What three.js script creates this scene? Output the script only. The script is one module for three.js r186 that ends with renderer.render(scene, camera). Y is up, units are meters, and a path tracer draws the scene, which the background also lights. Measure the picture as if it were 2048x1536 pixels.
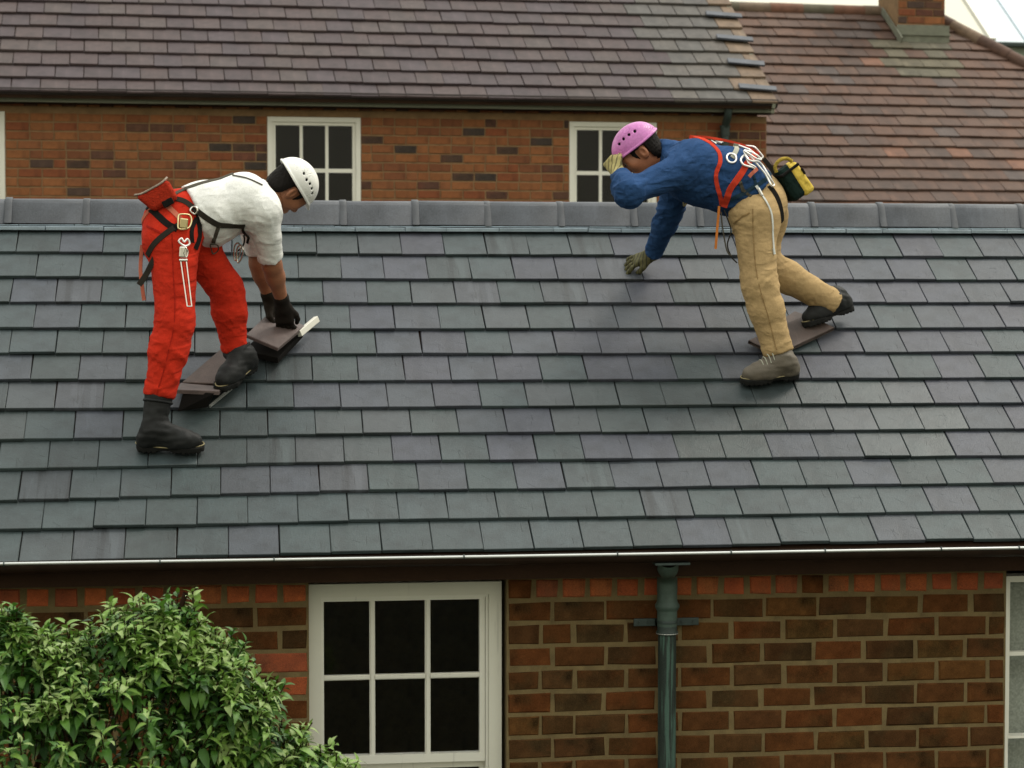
import * as THREE from 'three';
import { mergeGeometries, toCreasedNormals } from 'three/addons/utils/BufferGeometryUtils.js';
import { ImprovedNoise } from 'three/addons/math/ImprovedNoise.js';
import { RoundedBoxGeometry } from 'three/addons/geometries/RoundedBoxGeometry.js';

// ---------------------------------------------------------------- camera, sky, sun, exposure
const scene = new THREE.Scene();
const camera = new THREE.PerspectiveCamera(20.152, 4 / 3, 0.1, 400);
camera.position.set(0, 3.7, 0);
camera.rotation.order = 'YXZ';
camera.rotation.set(-0.04397, -0.128214, 0);
camera.focus = 9.9;
camera.userData.fStop = 4.6;
scene.add(camera);
const renderer = new THREE.WebGLRenderer({ antialias: true });
renderer.toneMapping = THREE.LinearToneMapping;
renderer.toneMappingExposure = 1.25;
renderer.shadowMap.enabled = true;
const SUN = new THREE.Vector3(0.5, 0.83, -0.2).normalize();
{ // overcast sky: bright, faintly warm veil that is brightest high up and towards the hidden sun
  const w = 256, h = 128, a = new Float32Array(w * h * 4);
  for (let j = 0; j < h; j++) for (let i = 0; i < w; i++) {
    const el = ((j + 0.5) / h - 0.5) * Math.PI, az = ((i + 0.5) / w - 0.5) * 2 * Math.PI;
    const d = new THREE.Vector3(Math.cos(el) * Math.cos(az), Math.sin(el), Math.cos(el) * Math.sin(az));
    const s = Math.max(0, d.dot(SUN)), up = Math.max(0, d.y);
    let L = 0.8 + 0.58 * up + 0.6 * Math.pow(s, 5);
    L *= 1 + 0.04 * Math.sin(az * 3 + d.y * 7) + 0.03 * Math.sin(az * 7 - d.y * 11);
    const t = Math.min(1, up * 1.3), k = (j * w + i) * 4;
    a[k] = L * (1.05 - 0.08 * t); a[k + 1] = L * (1.0 - 0.01 * t); a[k + 2] = L * (0.75 + 0.2 * t); a[k + 3] = 1;
  }
  const t = new THREE.DataTexture(a, w, h, THREE.RGBAFormat, THREE.FloatType);
  t.mapping = THREE.EquirectangularReflectionMapping; t.magFilter = THREE.LinearFilter; t.needsUpdate = true;
  scene.background = t; scene.environment = t;
}
const sun = new THREE.DirectionalLight(new THREE.Color(1, 0.93, 0.82), 1.5);
sun.target.position.set(1.2, 3, -10);
sun.position.copy(sun.target.position).addScaledVector(SUN, 30);
sun.castShadow = true; sun.shadow.radius = 32; sun.shadow.mapSize.set(2048, 2048);
Object.assign(sun.shadow.camera, { left: -14, right: 14, top: 14, bottom: -14, near: 1, far: 70 });
scene.add(sun, sun.target);

// ---------------------------------------------------------------- helpers
const V = (x, y, z) => Array.isArray(x) ? new THREE.Vector3(...x) : new THREE.Vector3(x, y, z);
function rng(s) { return () => { s |= 0; s = s + 0x6D2B79F5 | 0; let t = Math.imul(s ^ s >>> 15, 1 | s); t = t + Math.imul(t ^ t >>> 7, 61 | t) ^ t; return ((t ^ t >>> 14) >>> 0) / 4294967296; }; }
const rr = rng(20240611);
const rnd = (a = 1, b) => b === undefined ? rr() * a : a + rr() * (b - a);
const pick = (l) => l[Math.floor(rr() * l.length)];
const clamp = (x, a = 0, b = 1) => Math.min(b, Math.max(a, x));
const step = (a, b, x) => { const t = clamp((x - a) / (b - a)); return t * t * (3 - 2 * t); };
function lattice(n, m, seed) { // periodic value noise, n by m cells
  const r = rng(seed), g = Float32Array.from({ length: n * m }, () => r());
  return (u, v) => {
    const x = u * n, y = v * m, x0 = Math.floor(x), y0 = Math.floor(y), f = x - x0, h = y - y0, s = f * f * (3 - 2 * f), t = h * h * (3 - 2 * h);
    const at = (i, j) => g[((j % m + m) % m) * n + ((i % n + n) % n)];
    return (at(x0, y0) * (1 - s) + at(x0 + 1, y0) * s) * (1 - t) + (at(x0, y0 + 1) * (1 - s) + at(x0 + 1, y0 + 1) * s) * t;
  };
}
function fbm(n, m, o, seed) {
  const l = []; for (let i = 0; i < o; i++) l.push(lattice(n << i, m << i, seed + i * 17));
  return (u, v) => { let s = 0, a = 0.5, t = 0; for (const q of l) { s += a * q(u, v); t += a; a *= 0.55; } return s / t; };
}
const enc = (x) => Math.round(255 * (x <= 0.0031308 ? 12.92 * x : 1.055 * Math.pow(clamp(x), 1 / 2.4) - 0.055));
function tex(w, h, fn, srgb = true) {
  const a = new Uint8Array(w * h * 4);
  for (let j = 0; j < h; j++) for (let i = 0; i < w; i++) {
    const c = fn((i + 0.5) / w, (j + 0.5) / h), k = (j * w + i) * 4;
    for (let q = 0; q < 3; q++) { const x = typeof c === 'number' ? c : c[q]; a[k + q] = srgb ? enc(clamp(x)) : Math.round(255 * clamp(x)); }
    a[k + 3] = 255;
  }
  const t = new THREE.DataTexture(a, w, h, THREE.RGBAFormat);
  t.wrapS = t.wrapT = THREE.RepeatWrapping; t.magFilter = THREE.LinearFilter; t.needsUpdate = true;
  if (srgb) t.colorSpace = THREE.SRGBColorSpace;
  return t;
}
const scaled = (t, x, y = x) => { const c = t.clone(); c.repeat.set(x, y); c.needsUpdate = true; return c; };
function mat(rgb, o = {}) {
  const M = o.transmission || o.clearcoat || o.sheen || o.specularIntensity !== undefined ? THREE.MeshPhysicalMaterial : THREE.MeshStandardMaterial;
  return new M({ color: new THREE.Color().setRGB(...rgb), roughness: 0.8, ...o });
}
function mesh(name, geo, m, parent) { const o = new THREE.Mesh(geo, m); o.name = name; o.castShadow = o.receiveShadow = true; if (parent) parent.add(o); return o; }
const used = {};
function numbered(n) { const k = used[n] = (used[n] ?? -1) + 1; return k ? n + '_' + String(k).padStart(3, '0') : n; }
function tag(o, label, category, group, kind) { Object.assign(o.userData, { label }, category && { category }, group && { group }, kind && { kind }); return o; }
function thing(name, at, turn, label, category, group) { const o = new THREE.Group(); o.name = numbered(name); o.position.set(...at); o.rotation.y = turn; scene.add(o); return tag(o, label, category, group); }
const box = (x0, x1, y0, y1, z0, z1) => { const g = new THREE.BoxGeometry(x1 - x0, y1 - y0, z1 - z0); g.translate((x0 + x1) / 2, (y0 + y1) / 2, (z0 + z1) / 2); metric(g); return g; };
function metric(g, ox = 0, oy = 0) { // uv in metres by the main direction of each face
  const p = g.attributes.position, n = g.attributes.normal, u = new Float32Array(p.count * 2);
  for (let i = 0; i < p.count; i++) {
    const ax = Math.abs(n.getX(i)), ay = Math.abs(n.getY(i)), az = Math.abs(n.getZ(i));
    const q = ax > ay && ax > az ? [p.getZ(i), p.getY(i)] : ay > az ? [p.getX(i), p.getZ(i)] : [p.getX(i), p.getY(i)];
    u[i * 2] = q[0] + ox; u[i * 2 + 1] = q[1] + oy;
  }
  g.setAttribute('uv', new THREE.BufferAttribute(u, 2)); return g;
}
// a slab whose front (+z) face has worn, slightly uneven edges; x centred, y from 0, front face at z = 0
function chipped(w, h, d, ch, jit, r, ox = 0, oy = 0) {
  const j = () => (r() - 0.5) * 2 * jit, x = w / 2;
  const back = [[-x, 0, -d], [x, 0, -d], [x, h, -d], [-x, h, -d]];
  const edge = [[-x + j(), j(), -ch], [x + j(), j(), -ch], [x + j(), h + j(), -ch], [-x + j(), h + j(), -ch]];
  const face = edge.map(([a, b]) => [a - Math.sign(a) * ch * (0.8 + r() * 0.5), b + (b > h / 2 ? -1 : 1) * ch * (0.8 + r() * 0.5), j() * 0.35]);
  const p = [], q = (a, b, c, e) => p.push(...a, ...b, ...c, ...a, ...c, ...e);
  q(...face);
  for (let i = 0; i < 4; i++) { const k = (i + 1) % 4; q(edge[i], edge[k], face[k], face[i]); q(back[i], back[k], edge[k], edge[i]); }
  q(back[3], back[2], back[1], back[0]);
  const g = new THREE.BufferGeometry(); g.setAttribute('position', new THREE.Float32BufferAttribute(p, 3)); g.computeVertexNormals();
  return metric(g, ox, oy);
}
function tube(pts, r, seg = 40, rad = 8, closed = false) { return new THREE.TubeGeometry(new THREE.CatmullRomCurve3(pts.map((p) => V(p)), closed, 'centripetal'), seg, r, rad, closed); }
function bar(a, b, r, rad = 10) { const A = V(a), B = V(b), L = A.distanceTo(B), g = new THREE.CylinderGeometry(r, r, L, rad); g.applyQuaternion(new THREE.Quaternion().setFromUnitVectors(V(0, 1, 0), B.clone().sub(A).normalize())); const c = A.add(B).multiplyScalar(0.5); g.translate(c.x, c.y, c.z); return g; }
function lathe(pts, seg = 24) { return new THREE.LatheGeometry(pts.map(([a, b]) => new THREE.Vector2(a, b)), seg); }
const PERLIN = new ImprovedNoise();

// ---------------------------------------------------------------- materials
const nA = fbm(4, 4, 6, 11), nB = fbm(8, 8, 5, 23), nC = fbm(2, 2, 5, 37), fine = lattice(256, 256, 5), nStreak = fbm(32, 3, 4, 71);
const scratches = (() => { // thin pale and dark scratches and hairline cracks on slate
  const n = 512, g = new Float32Array(n * n), r = rng(99);
  for (let k = 0; k < 46; k++) {
    let x = r() * n, y = r() * n, a = r() < 0.45 ? Math.PI / 2 + (r() - 0.5) * 0.12 : r() * 6.28, L = 12 + r() * 46, s = r() < 0.62 ? -1 : 0.7;
    for (let i = 0; i < L; i++) { x += Math.cos(a); y += Math.sin(a); a += (r() - 0.5) * 0.09; const w = Math.sin(Math.PI * i / L); g[((Math.round(y) + n) % n) * n + (Math.round(x) + n) % n] = s * w; }
  }
  return (u, v) => g[(Math.floor(v * n) % n) * n + Math.floor(u * n) % n];
})();
const tSlate = tex(1024, 1024, (u, v) => {
  const a = nA(u, v), b = nB(u, v), s = nStreak(u, v), f = fine(u, v), c = scratches(u, v);
  let k = 0.68 + 0.18 * a + 0.6 * (b - 0.5) + 0.34 * (f - 0.5); k += 0.2 * step(0.62, 0.8, s) * step(0.48, 0.68, b); k -= 0.1 * step(0.6, 0.76, nC(v, u)); k += 0.12 * (s - 0.5);
  k += c < 0 ? 0.5 * c : 0.3 * c;
  const w = (nC(u, v) - 0.5) * 0.12;
  return [k * (1 + w), k, k * (1 - w * 0.6)];
});
const bSlate = tex(1024, 1024, (u, v) => 0.5 + 0.6 * (nA(u, v) - 0.5) + 0.3 * (nB(u, v) - 0.5) + 0.14 * (fine(u, v) - 0.5) - (scratches(u, v) < 0 ? 0.25 : 0), false);
const tStain = tex(1024, 512, (u, v) => { // lime run-off: pale vertical streaks, broken by dark damp ones
  const s = nStreak(u, v), t = nStreak(u + 0.37, v * 0.5), b = nB(u, v), k = 0.7 + 0.4 * (b - 0.5) + 0.2 * (fine(u, v) - 0.5) + 0.55 * step(0.52, 0.74, s) * step(0.35, 0.6, nA(u, v)) * 0.75 - 0.3 * step(0.56, 0.74, t);
  return [k, k, k * 1.01];
});
const tBrick = tex(512, 512, (u, v) => {
  const a = nA(u, v), b = nB(u, v), f = fine(u, v), d = step(0.55, 0.72, nC(u, v)), p = step(0.68, 0.8, b);
  const k = 0.66 + 0.6 * (a - 0.5) + 0.5 * (b - 0.5) + 0.5 * (f - 0.5) - 0.1 * d;
  return [k * (1 - 0.12 * d) + 0.12 * p, k * (1 + 0.1 * d) + 0.14 * p, k * (1 + 0.2 * d) + 0.12 * p];
});
const bGrain = tex(512, 512, (u, v) => 0.45 * nB(u, v) + 0.35 * fine(u, v) + 0.3 * nA(u, v), false);
const tGrain = tex(512, 512, (u, v) => 0.66 + 0.34 * (nB(u, v) - 0.5) + 0.3 * (fine(u, v) - 0.5) + 0.3 * (nA(u, v) - 0.5));
const tPaint = tex(512, 512, (u, v) => { const k = 0.86 + 0.12 * (nA(u, v) - 0.5) - 0.22 * step(0.68, 0.82, nStreak(u, v)) * nB(u, v); return [k, k * 0.99, k * 0.96]; });
const tCloth = tex(512, 512, (u, v) => 0.8 + 0.2 * (fine(u, v) - 0.5) + 0.34 * (nB(u, v) - 0.5) + 0.3 * (nA(u, v) - 0.5));
const bWrinkle = (() => { const q = fbm(5, 9, 3, 301), z = fbm(9, 5, 3, 317); return tex(512, 512, (u, v) => { const a = Math.abs(q(u, v) - 0.5) * 6, b = Math.abs(z(u, v) - 0.5) * 6; return clamp(0.25 + 0.5 * Math.exp(-a * a) + 0.3 * Math.exp(-b * b * 1.5) + 0.1 * (fine(u, v) - 0.5)); }, false); })();
const bCloth = tex(256, 256, (u, v) => 0.5 + 0.25 * Math.sin(u * 2 * Math.PI * 64) * Math.sin(v * 2 * Math.PI * 64) + 0.3 * (fine(u, v) - 0.5), false);
const tGlove = tex(256, 256, (u, v) => { const s = Math.abs(Math.sin(u * Math.PI * 10 + 2.5 * nA(u, v))), k = 0.3 + 0.75 * step(0.25, 0.6, s) * (0.6 + 0.6 * nB(u, v)); return [k, k, k]; });
const tPipe = tex(512, 512, (u, v) => {
  const s = nStreak(u, v), b = nB(u, v), f = fine(u, v), w = step(0.47, 0.6, s * 0.7 + b * 0.35);
  return [0.011 + 0.035 * w + 0.02 * f, 0.019 + 0.075 * w + 0.022 * f, 0.015 + 0.058 * w + 0.02 * f];
});
const slateTone = [[0.045, 0.054, 0.066], [0.048, 0.056, 0.071], [0.035, 0.052, 0.055], [0.037, 0.055, 0.057], [0.051, 0.055, 0.073], [0.046, 0.051, 0.068], [0.039, 0.056, 0.060], [0.033, 0.048, 0.050]];
const M = {
  slate: slateTone.map((c) => mat(c, { map: scaled(tSlate, 1.7), bumpMap: scaled(bSlate, 1.7), bumpScale: 0.005, roughness: 0.58 })),
  slateStained: [[.048, .058, .065], [.052, .058, .068], [.043, .057, .06]].map((c) => mat(c, { map: scaled(tStain, 0.9), bumpMap: scaled(bSlate, 1.7), bumpScale: 0.005, roughness: 0.6 })),
  slateDamp: [[.032, .044, .046], [.036, .045, .05], [.03, .043, .043]].map((c) => mat(c, { map: scaled(tSlate, 1.7), bumpMap: scaled(bSlate, 1.7), bumpScale: 0.004, roughness: 0.46 })),
  backTile: [[.064, .041, .041], [.07, .046, .045], [.056, .037, .04], [.072, .051, .048], [.062, .043, .048]].map((c) => mat(c, { map: scaled(tSlate, 1.3), roughness: 0.75 })),
  backTilePale: [[.09, .08, .07], [.098, .085, .074], [.083, .075, .068]].map((c) => mat(c, { map: scaled(tSlate, 1.3), roughness: 0.75 })),
  backTileOrange: mat([.19, .13, .085], { map: scaled(tSlate, 1.3), roughness: 0.8 }),
  backSlate: mat([.062, .07, .09], { map: scaled(tSlate, 1.3), roughness: 0.6 }),
  brownTile: [[.1, .051, .033], [.09, .048, .032], [.105, .057, .037], [.08, .047, .034], [.112, .054, .032], [.094, .048, .031]].map((c) => mat(c, { map: scaled(tSlate, 1.1), roughness: 0.8 })),
  brownTileHot: mat([.19, .09, .055], { map: scaled(tSlate, 1.1), roughness: 0.85 }),
  brownTileDark: mat([.088, .062, .053], { map: scaled(tSlate, 1.1), roughness: 0.8 }),
  brownTileMoss: [[.13, .112, .075], [.12, .108, .076]].map((c) => mat(c, { map: scaled(tSlate, 1.1), roughness: 0.9 })),
  ridge: [[.07, .078, .093], [.075, .083, .099], [.066, .074, .089]].map((c) => mat(c, { map: scaled(tSlate, 1.2), bumpMap: scaled(bGrain, 3), bumpScale: 0.0012, roughness: 0.55 })),
  collar: mat([.08, .087, .1], { map: scaled(tGrain, 3), bumpMap: scaled(bGrain, 4), bumpScale: 0.001, roughness: 0.6 }),
  lead: mat([.34, .42, .48], { map: scaled(tGrain, 2), roughness: 0.42, metalness: 0.25 }),
  leadMoss: mat([.22, .225, .165], { map: scaled(tGrain, 2.2), roughness: 0.7 }),
  brick: [[.135, .056, .02], [.12, .052, .02], [.152, .068, .022], [.108, .05, .02], [.145, .056, .019], [.118, .058, .023], [.17, .06, .02]].map((c) => mat(c, { map: scaled(tBrick, 2.6), bumpMap: scaled(bGrain, 4), bumpScale: 0.005, roughness: 0.95, specularIntensity: 0.12 })),
  brickRed: [[.52, .115, .032], [.55, .13, .034], [.45, .095, .029], [.37, .086, .03], [.57, .14, .038]].map((c) => mat(c, { map: scaled(tBrick, 2.2), bumpMap: scaled(bGrain, 4), bumpScale: 0.003, roughness: 0.9 })),
  mortar: mat([.28, .2, .085], { map: scaled(tGrain, 3), bumpMap: scaled(bGrain, 5), bumpScale: 0.006, roughness: 0.95 }),
  outlet: mat([.075, .12, .098], { map: scaled(tGrain, 6), roughness: 0.6, bumpMap: scaled(bGrain, 6), bumpScale: 0.0015 }),
  backBrick: [[.32, .112, .036], [.29, .096, .032], [.34, .125, .04], [.25, .085, .032], [.35, .13, .043], [.28, .08, .027], [.31, .112, .04]].map((c) => mat(c, { map: scaled(tGrain, 2.4), roughness: 0.9 })),
  backBrickDark: [[.12, .052, .03], [.16, .055, .03], [.085, .048, .034]].map((c) => mat(c, { map: scaled(tBrick, 1.8), roughness: 0.9 })),
  backMortar: mat([.3, .18, .085], { map: scaled(tGrain, 2), roughness: 0.95 }),
  paint: mat([.86, .85, .78], { map: scaled(tPaint, 1.6), roughness: 0.45 }),
  paintDull: mat([.8, .79, .7], { map: scaled(tPaint, 1.2), roughness: 0.55 }),
  fascia: mat([.42, .44, .36], { map: scaled(tPaint, 0.8), roughness: 0.6 }),
  glass: mat([1, 1, 1], { transmission: 1, roughness: 0.03, ior: 1.22, thickness: 0 }),
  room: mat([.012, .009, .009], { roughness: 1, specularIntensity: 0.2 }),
  blind: mat([.4, .43, .37], { map: scaled(tGrain, 0.6), roughness: 0.9 }),
  gutter: mat([.03, .016, .01], { specularIntensity: 0.5, map: scaled(tGrain, 2), roughness: 0.5 }),
  gutterBack: mat([.05, .036, .036], { map: scaled(tGrain, 1), roughness: 0.45 }),
  rim: mat([.62, .64, .64], { map: scaled(tPaint, 3), roughness: 0.42, metalness: 0.6 }),
  timber: mat([.034, .018, .01], { specularIntensity: 0.2, map: scaled(tGrain, 1.4), roughness: 0.9 }),
  pipe: mat([1, 1, 1], { map: tPipe, bumpMap: tPipe, bumpScale: 0.0012, roughness: 0.72, specularIntensity: 0.6 }),
  iron: mat([.034, .056, .05], { map: scaled(tGrain, 6), roughness: 0.55, bumpMap: scaled(bGrain, 6), bumpScale: 0.001 }),
  ground: mat([.03, .038, .02], { map: scaled(tGrain, 0.4), roughness: 1 }),
};

// ---------------------------------------------------------------- ground
{
  const g = new THREE.PlaneGeometry(600, 600, 1, 1); g.rotateX(-Math.PI / 2); metric(g);
  tag(mesh('ground', g, M.ground, scene), 'dark garden ground around the houses', null, null, 'structure');
}

// ---------------------------------------------------------------- the house in front
const house = thing('brick_house', [1.166, 0, -9.0411], 0, 'low brick house whose grey slate roof carries the two workers', 'house');
const HX = 1.166, HY = 2.5881, HZ = -9.0411, PITCH = 0.6157, ZW = -9.2711 - HZ; // eave corner of the roof plane, roof pitch, wall plane (local)
const lx = (p) => [p[0] - HX, p[1], p[2] - HZ];                    // world point -> in the house
const U = V(1, 0, 0), S = V(0, Math.sin(PITCH), -Math.cos(PITCH)), N = V(0, Math.cos(PITCH), Math.sin(PITCH));
const roofAt = (u, v, h = 0) => V(u, HY, 0).addScaledVector(S, v).addScaledVector(N, h);
const X0 = -4.2, X1 = 4.8, RIDGE = 2.56;
{ // sheathing of both slopes as one bent slab
  const pr = [[0.02, -0.02], [RIDGE, -0.02], [RIDGE, -0.06], [0.02, -0.06]];
  const a = roofAt(0, 0, -0.028), b = roofAt(0, RIDGE, -0.028), back = 2 * b.z - a.z, s = new THREE.Shape();
  s.moveTo(-a.z, a.y); s.lineTo(-b.z, b.y); s.lineTo(-back, a.y); s.lineTo(-back, a.y - 0.05); s.lineTo(-b.z, b.y - 0.06); s.lineTo(-a.z, a.y - 0.05); s.closePath();
  const g = new THREE.ExtrudeGeometry(s, { depth: X1 - X0, bevelEnabled: false }); g.rotateY(Math.PI / 2); g.translate(X0, 0, 0); metric(g);
  var roof = mesh('roof', g, M.timber, house);
}
const slateShapes = [], slateR = rng(7);
for (let k = 0; k < 10; k++) { const g = chipped(0.2125, 0.262, 0.0145, 0.0022, 0.0018, slateR, slateR() * 3, slateR() * 3); slateShapes.push(g); }
// per course (from the ridge down): u of a joint at left, middle and right; v of the butt edge at the same places
const courses = [
  [-2.016, -0.539, 2.493, 2.243, 2.233, 2.221], [-2.117, -0.422, 2.396, 2.035, 2.016, 2.010], [-2.010, -0.517, 2.301, 1.824, 1.811, 1.812], [-1.887, -0.396, 2.211, 1.612, 1.598, 1.596],
  [-1.984, -0.496, 2.304, 1.416, 1.403, 1.397], [-1.871, -0.590, 2.208, 1.213, 1.194, 1.193], [-1.966, -0.466, 2.119, 1.001, 0.997, 0.995], [-1.870, -0.589, 2.018, 0.789, 0.807, 0.800],
  [-1.969, -0.467, 2.115, 0.585, 0.611, 0.603], [-1.865, -0.584, 2.022, 0.383, 0.414, 0.411], [-1.968, -0.466, 1.904, 0.194, 0.218, 0.219], [-1.834, -0.551, 1.822, -0.010, 0.019, 0.031]];
const extra = [], lump2 = (a, b) => PERLIN.noise(a + 11.3, b + 4.7, 2.2);
const vAt = (c, u) => u < c[1] ? c[3] + (c[4] - c[3]) * clamp((u - c[0]) / (c[1] - c[0]), -0.4, 1) : c[4] + (c[5] - c[4]) * clamp((u - c[1]) / (c[2] - c[1]), 0, 1.4);
courses.forEach((c, row) => {
  const n1 = Math.round((c[1] - c[0]) / 0.215), n2 = Math.round((c[2] - c[1]) / 0.215), p1 = (c[1] - c[0]) / n1, p2 = (c[2] - c[1]) / n2;
  let drift = 0;
  for (let k = -11; k < 28; k++) {
    const u0 = k < n1 ? c[0] + k * p1 : c[1] + (k - n1) * p2, w = k < n1 ? p1 : p2, u = u0 + w / 2;
    drift = drift * 0.6 + rnd(-0.0016, 0.0016);
    const v = vAt(c, u) + drift, odd = rnd();
    const lift = odd > 0.93 ? rnd(0.002, 0.007) : rnd(-0.001, 0.0012), turn = odd < 0.06 ? rnd(-0.022, 0.022) : rnd(-0.005, 0.005);
    const gauge = row ? courses[row - 1][4] - c[4] : 0.2, tilt = Math.atan((0.0168 + lift) / gauge);
    const m = new THREE.Matrix4().makeBasis(U, S, N).setPosition(roofAt(u, v, lift))
      .multiply(new THREE.Matrix4().makeRotationX(-tilt)).multiply(new THREE.Matrix4().makeRotationZ(turn)).multiply(new THREE.Matrix4().makeRotationY(rnd(-0.006, 0.006)))
      .multiply(new THREE.Matrix4().makeScale((w - rnd(0.002, 0.005)) / 0.2125, (row ? 1 : 0.9), 1));
    const bias = u < -0.6 || row > 8 ? [3, 6, 0, 1, 7, 3, 6, 2] : [0, 1, 2, 4, 5, 4, 5, 6], wet = lump2(u * 1.1 + 3.1, v * 1.7 + 0.4), tone = rnd() < (row < 3 && u > -0.3 && u < 1.4 ? 0.3 : 0.035) ? pick(M.slateStained) : wet > 0.2 + rnd(0.16) ? pick(M.slateDamp) : M.slate[pick(bias)], shape = pick(slateShapes);
    const top = 2.25 + 0.3 * (11 - row) / 11, lo = -2.36 + 0.2 * row / 11, hi = 3.06 - 0.75 * row / 11; // what the photograph shows of this course
    if (u < lo - 0.12 || u > hi + 0.12) extra.push(shape.clone().applyMatrix4(m));
    else { const o = mesh('tile', shape, tone, roof); o.applyMatrix4(m); }
  }
});
{ const o = mesh('tiling', mergeGeometries(extra), M.slate[0], house); o.userData.kind = 'stuff'; }
{ // ridge: half-round tiles with raised collars, on a pale bedding strip of short lengths
  const apex = roofAt(0, RIDGE, 0), prof = (r, drop) => { const p = [[r, 0], [r * 0.72, 0.052], [r * 0.46, 0.1]]; for (let i = 1; i < 8; i++) { const a = 0.5 + (Math.PI - 1) * i / 8; p.push([Math.cos(a) * r * 0.47, 0.092 + Math.sin(a) * 0.03 * (r / 0.092) ** 3]); } return [...p, ...p.slice(0, 3).reverse().map(([a, b]) => [-a, b])].map(([a, b]) => [a, b - drop]); };
  const shell = (len, r, th) => {
    const o = prof(r, 0), q = prof(r - th, 0), s = new THREE.Shape(); s.moveTo(...o[0]); o.slice(1).forEach((p) => s.lineTo(...p)); q.reverse().forEach((p) => s.lineTo(...p)); s.closePath();
    const g = new THREE.ExtrudeGeometry(s, { depth: len - 0.006, bevelEnabled: true, bevelSize: 0.0025, bevelThickness: 0.003, bevelSegments: 1, curveSegments: 1 }); g.translate(0, 0, 0.003); g.rotateY(Math.PI / 2);
    return metric(toCreasedNormals(g, 0.7), rnd(3), rnd(3));
  };
  const bx = [-3.4, -3.0, -2.66, [-1.11, 4.094, -11.05][0] - HX, [-0.727, 4.095, -11.05][0] - HX, [-0.338, 4.097, -11.05][0] - HX, [0.11, 4.099, -11.05][0] - HX, [0.562, 4.101, -11.05][0] - HX, [0.932, 4.103, -11.05][0] - HX, [1.303, 4.105, -11.05][0] - HX, [1.685, 4.107, -11.05][0] - HX, [2.067, 4.108, -11.05][0] - HX, [2.416, 4.11, -11.05][0] - HX, [2.676, 4.111, -11.05][0] - HX, [3.025, 4.113, -11.05][0] - HX, [3.397, 4.115, -11.05][0] - HX, [3.784, 4.116, -11.05][0] - HX, [4.163, 4.118, -11.05][0] - HX, 3.55, 3.93, 4.3];
  const yb = [1.097, 4.028, -10.98][1];
  for (let i = 0; i + 1 < bx.length; i++) {
    const L = bx[i + 1] - bx[i], g = shell(L, 0.092, 0.014), t = mesh('ridge_tile', g, M.ridge[i % 3], house);
    t.position.set(bx[i], yb + rnd(-0.002, 0.002), apex.z); t.rotation.z = rnd(-0.003, 0.003);
    const c = mesh('collar', shell(0.036, 0.0975, 0.02), M.collar, t); c.position.set(-0.021, -0.001 + rnd(-0.003, 0.003), 0);
  }
  for (const [z, y, dx, th] of [[0.096, -0.0145, 0, 0.008], [0.105, -0.036, 0.09, 0.02]])
    for (let x = -3.4 + dx; x < 4.3;) { const L = rnd(0.17, 0.3), o = mesh('bedding_strip', chipped(L - 0.002, th, 0.05, 0.002, 0.001, rr, rnd(2), rnd(2)), M.lead, house); o.position.set(x + L / 2, yb + y - (0) + rnd(-0.001, 0.001), apex.z + z); x += L; }
}
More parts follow.
